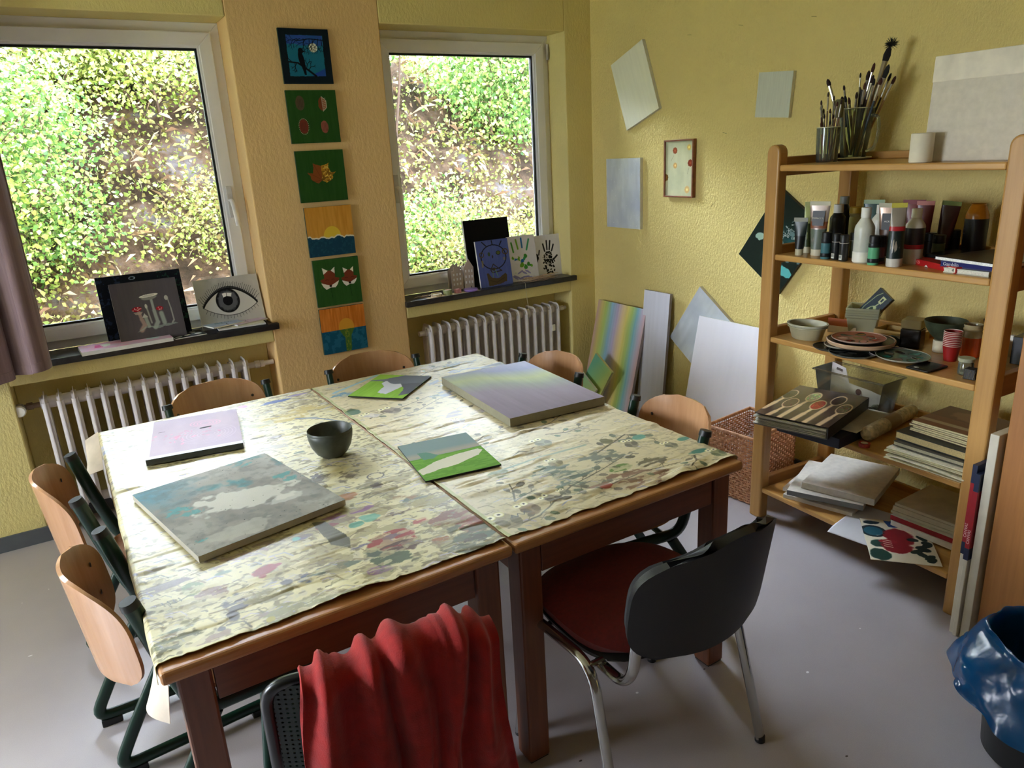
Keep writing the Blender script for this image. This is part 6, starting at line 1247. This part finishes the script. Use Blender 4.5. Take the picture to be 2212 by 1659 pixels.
g = empty('marker_box', (0, 0, 0), 0, 'black and white box of markers just right of the shelf post', 'box'); part(MB().box(0, .06, 0, .08, 0, .1), 'box_body', M((16, 14, 18), .4), g, False, .002); part(MB().box(-.016, -.001, .01, .03, .02, .1), 'white_marker', M((222, 218, 206), .5), g, False, .003); on_shelf(g, .868, .33, Z3, .1)

# ---- second board: box, ring binder, paper piles
Z2 = ZS[1]
g = empty('plastic_box', (0, 0, 0), 0, 'large clear plastic storage box on the second board', 'box'); PL = glassy((240, 240, 230), .08, body=.03); m = MB(); w0, w1, d0, d1, h = .14, .165, .06, .075, .165
def rg(w, d, z): return [(-w, -d, z), (w, -d, z), (w, d, z), (-w, d, z)]
rs_ = [rg(w0, d0, 0), rg(w1, d1, h), rg(w1 - .002, d1 - .002, h), rg(w0 - .002, d0 - .002, .003)]
m.add(sum(rs_, []), [(0, 3, 2, 1)] + [(j * 4 + i, j * 4 + (i + 1) % 4, j * 4 + 4 + (i + 1) % 4, j * 4 + 4 + i) for j in range(3) for i in range(4)] + [(12, 13, 14, 15)]); part(m, 'box_wall', PL, g, False, .006)
part(MB().tube([(-w1 - .006, -d1 - .006, h), (w1 + .006, -d1 - .006, h), (w1 + .006, d1 + .006, h), (-w1 - .006, d1 + .006, h)], .0045, 8, closed=True), 'rim', PL, g); on_shelf(g, .24, .375, Z2, .05)
g = empty('packaging_card', (0, 0, 0), 0, 'white punched packaging card standing in the clear storage box', 'card'); m = MB(); m.prism([(-.14, .0), (.11, .0), (.13, .06), (.05, .075), (-.05, .085), (-.075, .15), (-.145, .165)], 0, .002); part(m, 'card_body', M((216, 208, 206), .7), g, False); part(MB().prism([(-.12, .135), (-.09, .13), (-.088, .14), (-.118, .146)], -.0012, -.0002), 'slot', M((90, 80, 74), .7), g, False); part(MB().lathe([(.014, 0), (.014, .0008)], 20, mat=Matrix.Translation((.0, -.0002, .055)) @ Matrix.Rotation(PI / 2, 4, 'X')), 'dark_dot', M((90, 40, 36), .7), g, False); on_shelf(g, .24, .385, Z2 + .018, .05, -.06)
m = MB(); r2 = random.Random(4)
for k in range(14): m.lathe([(0, 0), (.012, .004), (.014, .012), (.006, .02)], 8, k % 3, c=(r2.uniform(-.1, .12), r2.uniform(-.045, .0)), mat=Matrix.Translation((0, 0, r2.uniform(0, .03))))
o = m.build('beads', [M((150, 156, 140), .4), M((200, 200, 186), .4), M((110, 110, 90), .4)], None, True); on_shelf(o, .25, .365, Z2 + .006, .05); tag(o, 'odds and ends at the bottom of the clear storage box', 'odds and ends', kind='stuff')
g = empty('navy_box', (0, 0, 0), 0, 'flat navy blue box under the ring binder', 'box'); part(MB().box(-.14, .14, 0, .33, 0, .045), 'box_body', M((12, 20, 40), .5), g, False, .003); on_shelf(g, .365, -.09, Z2, .13)
o = MB().box(-.11, .11, 0, .3, 0, .0015).build('paper_sheet', M((200, 196, 176), .8), None); on_shelf(o, .40, .0, Z2 + .0465, .2); tag(o, 'sheet of paper between the navy box and the ring binder', 'paper')
def art_spoons():
    a = A(230, (58, 46, 42), 1.36); n = vnoise(a.h, a.w, 3, 4, 3, 9); a.mix(np.clip(n * 1.6 - .5, 0, 1) * .8, (98, 84, 78)); a.mix((np.abs(a.X * .7 + a.Y * .2 - .45) < .004), (24, 18, 16)); r = random.Random(6)
    for x, y, c, l in ((.06, .32, (60, 60, 56), .5), (.22, .56, (70, 44, 40), .5), (.38, .28, (150, 154, 110), .85), (.56, .48, (170, 24, 26), .6), (.72, .26, (44, 30, 30), .85), (.9, .46, (80, 66, 56), .6)):
        W_ = (222, 190, 146); a.line([(x - .0, y + .1), (x - .02, y + .3), (x - .045, min(1.05, y + l))], .03, W_, w1=.07); a.ell(x, y, .125, .155, W_, -.15); a.ell(x, y, .105, .132, c, -.15)
        for k in range(26): a.ell(x + r.uniform(-.06, .06), y + r.uniform(-.09, .09), .012, .008, tuple(min(255, v * r.uniform(.7, 1.6) + 10) for v in c), r.uniform(0, 3))
    return a
g = empty('ring_binder', (0, 0, 0), 0, 'thick ring binder with wooden spoons of spices on its cover', 'binder'); BW, BD, BH = .30, .44, .05
part(MB().box(-BW / 2, BW / 2, 0, BD, 0, .003), 'back_cover', M((120, 120, 116), .5), g, False); part(MB().box(BW / 2 - .003, BW / 2, 0, BD, 0, BH), 'spine', M((30, 22, 24), .4), g, False); m = MB(); r2 = random.Random(2)
for k in range(12): m.box(-BW / 2 + r2.uniform(-.006, .014), BW / 2 - .008, r2.uniform(-.006, .01), BD - .01, .0035 + k * .0032, .0055 + k * .0032)
part(m, 'page_block', M((196, 194, 182), .8), g, False)
o = panel('front_cover', BW, BD, .003, art_spoons(), (50, 40, 38), attr_mat(.22, .05, 80, .5), g); o.matrix_basis = Matrix.Translation((0, 0, BH)) @ Matrix.Rotation(-PI / 2, 4, 'X')
on_shelf(g, .352, -.178, Z2 + .052, .30, .0, .0)
g = empty('bubble_wrap_roll', (0, 0, 0), 0, 'roll of wrapped bubble foil lying across the second board', 'roll'); WR = M((186, 168, 130), .35, .18, 60, .8, 90); part(MB().lathe([(.006, -.004), (.022, 0), (.029, .012), (.030, .03), (.029, .37), (.026, .392), (.01, .4)], 24), 'wrapped_roll', WR, g); part(MB().lathe([(.0304, .15), (.0308, .152), (.0308, .24), (.0304, .242)], 24, closed=True), 'printed_band', M((150, 120, 84), .4), g)
g.matrix_world = Matrix.Translation(S(.515, .07, Z2 + .0318)) @ Matrix.Rotation(SROT + .16, 4, 'Z') @ Matrix.Rotation(-PI / 2, 4, 'X')
g = empty('washi_tape', (0, 0, 0), 0, 'small roll of red patterned tape on the second board', 'tape'); part(MB().lathe([(.014, 0), (.0215, 0), (.0215, .015), (.014, .015), (.014, 0)], 28, closed=True), 'tape_roll', M((150, 50, 44), .5, .3, 200), g); part(MB().lathe([(.0125, .001), (.014, .001), (.014, .0145), (.0125, .0145), (.0125, .001)], 24, closed=True), 'core', M((206, 190, 166), .7), g); on_shelf(g, .54, .03, Z2)
r2 = random.Random(9)
def sheetpile(L, D, z, w, d, n, th, cols, label, rz, jit, name='paper_sheet', cat='paper', group='loose papers piled on the second board'):
    for k in range(n):
        c = cols[k % len(cols)]; m = MB(); bend = r2.uniform(.0, .004)
        m.sheet(lambda u, v: ((u - .5) * w, v * d, bend * math.sin(u * PI) * (1 - v)), 8, 2, th * .6); o = m.build(name, M(c, .8, .08, 80), None, True); on_shelf(o, L + r2.uniform(-jit, jit), D + r2.uniform(-jit, jit), z + th * .5 + k * th, rz + r2.uniform(-jit, jit) * 3)
        tag(o, label % ('lowest', 'second from below', 'third from below', 'fourth from below', 'fifth from below', 'sixth from below', 'seventh from below', 'topmost')[k if k < n - 1 else 7], cat, group)
    return z + n * th
sheetpile(.80, .004, Z2 + .001, .29, .3, 7, .006, [(214, 206, 170), (196, 188, 150), (222, 216, 190), (120, 110, 84)], 'cream paper sheet at the shelf front, %s in the loose paper pile', 0.02, .012)
zt = Z2 + .047
book(.79, .03, zt, .26, .29, .018, (60, 56, 48), 'grey marbled sketch pad lying on the loose papers', .03, (170, 164, 140), 'sketch_pad', 'sketch pad'); book(.785, .05, zt + .019, .27, .29, .03, (34, 34, 28), 'dark covered thick pad above the marbled one', .0, (186, 166, 116), 'sketch_pad', 'sketch pad')
zz = zt + .05
for k in range(6):
    a = A(50, (130, 84, 60), 1.2); a.mix(a.Y < .55, (110, 74, 56)); a.mix((np.abs(a.Y - .8) < .05), (190, 170, 130)); a.ell(.5, .3, .3, .2, (150, 110, 80), noise=.6)
    book(.80 + .006 * (k % 3 - 1), .09, zz + k * .0075, .24, .25, .0072, [(120, 90, 70), (150, 140, 110), (170, 160, 120)][k % 3], 'magazine %s in the pile on the dark pad' % ('lying lowest', 'second from below', 'third from below', 'fourth from below', 'fifth from below', 'with brown cover lying topmost')[k], .05 * (k % 2) - .02, (206, 196, 150), 'magazine', 'magazine', a if k == 5 else None, soft=True)
o = MB().sheet(lambda u, v: ((u - .5) * .09, v * .2, .03 * math.sin(v * 2) + .01 * math.sin(u * 3)), 8, 8, .001).build('crumpled_paper', M((120, 104, 66), .8, .2, 60), None, True); on_shelf(o, .63, .22, Z2 + .004, -.4); tag(o, 'crumpled brown paper behind the sketch pads', 'paper')

# ---- bottom board: blank canvases and boards
Z1 = ZS[0]; WC = M((214, 208, 196), .8, .04, 40, .3, 500)
def blank(L, D, z, w, d, h, rz, label, mat=WC, emat=None, tilt=0, roll=0, name='canvas', cat='canvas', group=None):
    o = MB().box(-w / 2, w / 2, 0, d, 0, h); 
    if emat:
        o.m = [0, 0, 1, 0, 0, 0]; o = o.build(name, [mat, emat], None, bevel=.002)
    else: o = o.build(name, mat, None, bevel=.002)
    on_shelf(o, L, D, z, rz, tilt, roll); return tag(o, label, cat, group)
blank(.33, .05, Z1, .30, .36, .018, .30, 'blank white canvas lowest in the stack on the bottom board'); blank(.27, .06, Z1 + .019, .22, .34, .018, .32, 'white canvas poking out at the left of the bottom board')
blank(.368, .045, Z1 + .038, .31, .37, .024, .45, 'canvas with a grey painted edge in the stack', WC, M((120, 122, 120), .6))
blank(.394, .09, Z1 + .063, .30, .38, .03, .35, 'large blank cream canvas on top of the bottom stack')
def curled(name, L, D, z, w, d, rz, label, art, droop=0):
    H, Wn = art.h, art.w; X = (art.X - .5) * w; Y = (1 - art.Y) * d; Zz = .003 + .0 * X - droop * np.clip((.25 - (1 - art.Y)) * 4, 0, 1) ** 2 + .006 * np.sin(art.X * 5) * (1 - art.Y) * 0
    o = grid_mesh(name, np.stack([X, Y, Zz], -1), art.lin(), [attr_mat(.6, .1, 200)]); s = o.modifiers.new('thickness', 'SOLIDIFY'); s.thickness = .0014; on_shelf(o, L, D, z, rz); return tag(o, label, 'painting' if 'flower' in label else 'paper')
curled('paper_sheet', .585, -.055, Z1 + .001, .20, .3, .2, 'plain grey white paper curling over the front of the bottom board', soft_art((206, 204, 206), 40, .7, 6), .012)
a = A(220, (222, 214, 190), .74); r = random.Random(5)
a.ell(.16, .1, .09, .05, (20, 36, 44), 0, noise=.5); a.ell(.16, .32, .12, .12, (24, 84, 100), 0, noise=.4, seed=3); a.ring(.16, .32, .13, .13, .02, (16, 34, 40)); a.ell(.2, .62, .1, .09, (26, 60, 50), 0, noise=.4); a.ell(.17, .87, .11, .12, (22, 58, 48), 0, noise=.4); a.poly([(.36, .02), (.5, .02), (.62, .18), (.42, .18)], (26, 62, 120), 1, .02)
a.ell(.52, .42, .17, .2, (130, 18, 28), 0, noise=.4); a.ell(.44, .68, .17, .13, (130, 18, 28), 0, noise=.4, seed=6); a.ell(.34, .55, .1, .06, (140, 24, 34), 0, noise=.6)
for k in range(4): a.line([(.26, .52 + k * .05), (.38, .54 + k * .05)], .007, (206, 180, 160))
for k in range(12): a.ell(.76 + r.uniform(-.05, .16), .3 + k * .055, .07, .045, (16, 38, 34), r.uniform(-1, 1), noise=.6, seed=k)
curled('painting', .815, -.055, Z1 + .006, .24, .325, .76, 'paper with a red flower and dark green blots on the bottom board', a, .004)
blank(.74, .15, Z1 + .009, .26, .2, .022, .03, 'white canvas pack lowest in the right stack of the bottom board'); blank(.74, .155, Z1 + .032, .27, .21, .022, .06, 'red wrapped canvas pack in the right stack', M((206, 204, 196), .6), M((150, 22, 34), .5))
for k in range(4): blank(.735 + .003 * k, .175 + .004 * (k % 2), Z1 + .055 + k * .0115, .28, .27, .011, -.01 * k + .10, 'blank board %s in the right stack of the bottom board' % ('lowest', 'second from below', 'third from below', 'topmost')[k], M((200, 192, 172), .8), name='painting_board', cat='board', group='blank boards stacked on the bottom board')

# ---- wicker basket beside the shelf
def wicker():
    t = NT('wicker'); t.b.inputs['Roughness'].default_value = .6; t.l(t.ramp(t.noise(60, 4), [(.3, (176, 120, 84)), (.7, (222, 178, 140))]), t.b.inputs['Base Color']); g = empty('wicker_basket', (0, 0, 0), 0, 'woven wicker basket between the shelf and the white board', 'basket'); W_, D_, H_ = .27, .36, .34
    x0, x1, y0, y1 = -W_ / 2, W_ / 2, -D_ / 2, D_ / 2
    def wall(p, q, nm):
        m = MB(); P_, Q_ = Vector(p), Vector(q); ln = (Q_ - P_).length; d = (Q_ - P_).normalized(); nn = Vector((-d.y, d.x, 0)); rows = 26; k = int(ln / .018)
        for i in range(k + 1): m.tube([P_ + d * ln * i / k + Vector((0, 0, .006)), P_ + d * ln * i / k + Vector((0, 0, H_ - .01))], .0022, 5)
        for r_ in range(rows):
            z = .008 + (H_ - .03) * r_ / (rows - 1)
            if nm == 'handle_wall' and abs(z - .265) < .02: segs = ((0, .36), (.64, 1))
            else: segs = ((0, 1),)
            for a_, b_ in segs:
                n_ = max(2, int(k * (b_ - a_))); m.tube([P_ + d * ln * (a_ + (b_ - a_) * i / n_) + nn * (.0042 * (1 if (i + r_) % 2 else -1)) + Vector((0, 0, z)) for i in range(n_ + 1)], .0046, 5, ry=.0026)
        m.build(nm, t.m, g, True)
    wall((x0, y0, 0), (x1, y0, 0), 'handle_wall'); wall((x1, y0, 0), (x1, y1, 0), 'side_wall'); wall((x1, y1, 0), (x0, y1, 0), 'end_wall'); wall((x0, y1, 0), (x0, y0, 0), 'side_wall')
    MB().tube([(x0, y0, H_), (x1, y0, H_), (x1, y1, H_), (x0, y1, H_)], .009, 10, closed=True).build('rim', t.m, g, True); MB().box(x0, x1, y0, y1, .004, .01).build('base', M((160, 110, 76), .8), g)
    return g
place(wicker(), (-.315, -1.645, 0), PI / 2 * 3 + .1)

# ---- canvases standing between shelf and cabinet, and the cabinet itself
def standing(y, x, w, h, th, label, edge, wrap=None, rz=-SYA, tilt=.0, z=0):
    g = empty('canvas', (x, y, z), 0, label, 'canvas', 'canvases standing between shelf and cabinet'); part(MB().box(0, w, -th, 0, 0, h), 'canvas_body', edge, g, False, .002)
    if wrap:
        part(MB().box(-.001, w * .3, -th - .0008, .0008, h * .56, h * .90), 'red_wrap', M((150, 24, 34), .4), g, False, .0005); part(MB().box(-.0012, w * .3, -th - .001, .001, h * .9, h + .001), 'navy_wrap', M((24, 34, 62), .4), g, False, .0005); part(MB().box(-.0012, w * .3, -th - .001, .001, h * .49, h * .56), 'navy_wrap', M((24, 34, 62), .4), g, False, .0005)
        text_mesh('lettering', 'CANVAS', .0135, M((226, 190, 190), .5), g, (-.0016, -th / 2, h * .63), (PI / 2, -PI / 2, -PI / 2))
    g.matrix_world = Matrix.Translation((x, y, z)) @ Matrix.Rotation(rz, 4, 'Z') @ Matrix.Rotation(tilt, 4, 'Y'); return g
WE = M((206, 198, 180), .7, .04); x_ = -.70
standing(-2.862, -.69, .58, .64, .014, 'wrapped canvas with a red and navy band next to the shelf post', WE, True); standing(-2.878, -.70, .58, .615, .014, 'wrapped canvas with a red and navy band, second from the shelf post', WE, True)
standing(-2.898, -.69, .6, .76, .028, 'tall plain white canvas standing next to the cabinet', WE)
g = empty('cabinet', (-.65, -2.936, 0), -SYA, 'brown wooden cabinet at the right edge of the picture', 'cabinet'); CABM = wood((150, 96, 48), (180, 124, 66), 'z', .45, 6)
part(MB().box(0, .6, -.9, 0, .05, 1.95), 'cabinet_body', CABM, g, False, .003); part(MB().box(.03, .6, -.88, -.02, 0, .05), 'plinth', M((50, 40, 34), .6), g, False)
part(MB().box(-.019, -.001, -.448, -.002, .06, 1.94), 'cabinet_door', CABM, g, False, .003); part(MB().box(-.019, -.001, -.898, -.452, .06, 1.94), 'cabinet_door', CABM, g, False, .003)
for y in (-.40, -.50): part(MB().tube([(-.02, y, .98), (-.045, y, .98), (-.045, y, 1.1), (-.02, y, 1.1)], .005, 8, .012), 'handle', M((160, 160, 156), .3, metal=.8), g)

# ---- waste bin with a blue bag
def bin_():
    BX, BY = -1.05, -3.29; g = empty('waste_bin', (BX, BY, 0), 0, 'black waste bin lined with a blue plastic bag', 'waste bin')
    part(MB().lathe([(0, 0), (.118, 0), (.126, .01), (.15, .36), (.146, .36), (.122, .012), (0, .01)], 48, closed=True), 'bin_body', M((16, 16, 16), .4), g)
    h, w = 90, 220; n = vnoise(h, w, 3, 4, 2, 4.0); n2 = vnoise(h, w, 5, 9, 2, 3.0); th = np.linspace(0, 2 * PI, w); n[:, -1] = n[:, 0]; n2[:, -1] = n2[:, 0]
    for A_ in (n, n2):
        k = 24; f = np.linspace(0, 1, k)[None, :]; A_[:, -k:] = A_[:, -k:] * (1 - f) + A_[:, 0:1] * f
    vs = []; P_ = np.zeros((h, w, 3))
    for j in range(h):
        t = j / (h - 1)
        if t < .35: q = t / .35; r0 = .120 + .024 * q; z = .12 + .25 * q; s = -1; am = .012
        elif t < .45: q = (t - .35) / .1; r0 = .144 + .014 * q; z = .37 + .012 * math.sin(q * PI); am = .012 + .01 * q
        else: q = (t - .45) / .55; r0 = .158 + .075 * q ** .7; z = .37 - .19 * q; am = .012 + .02 * q
        rr_ = r0 + (n[j] - .5) * am * 2.2 + np.abs(n2[j] - .5) * am * 1.2; P_[j, :, 0] = rr_ * np.cos(th); P_[j, :, 1] = rr_ * np.sin(th); P_[j, :, 2] = z + (n2[j] - .5) * .03 * (.3 + (t > .45) * q * 1.2) + (.05 * np.cos(th * 1 - 2.2) * (q if t > .45 else 0))
    for j in range(h): vs += [tuple(p) for p in P_[j]]
    fs = [(j * w + i, j * w + i + 1, (j + 1) * w + i + 1, (j + 1) * w + i) for j in range(h - 1) for i in range(w - 1)]
    t = NT('blue_plastic_film'); setp(t.b, .22, spec=.6); t.l(t.ramp(t.noise(9, 3), [(.3, (8, 56, 100)), (.7, (16, 88, 140))]), t.b.inputs['Base Color']); t.bump(t.noise(16, 3, .5), .35, .01)
    tl = t.n('ShaderNodeBsdfTranslucent'); tl.inputs[0].default_value = L4((20, 110, 170)); mx = t.n('ShaderNodeMixShader'); mx.inputs[0].default_value = .3; t.l(t.b.outputs[0], mx.inputs[1]); t.l(tl.outputs[0], mx.inputs[2]); t.l(mx.outputs[0], t.out.inputs[0])
    part(MB().add(vs, fs), 'blue_bag', t.m, g)
bin_()
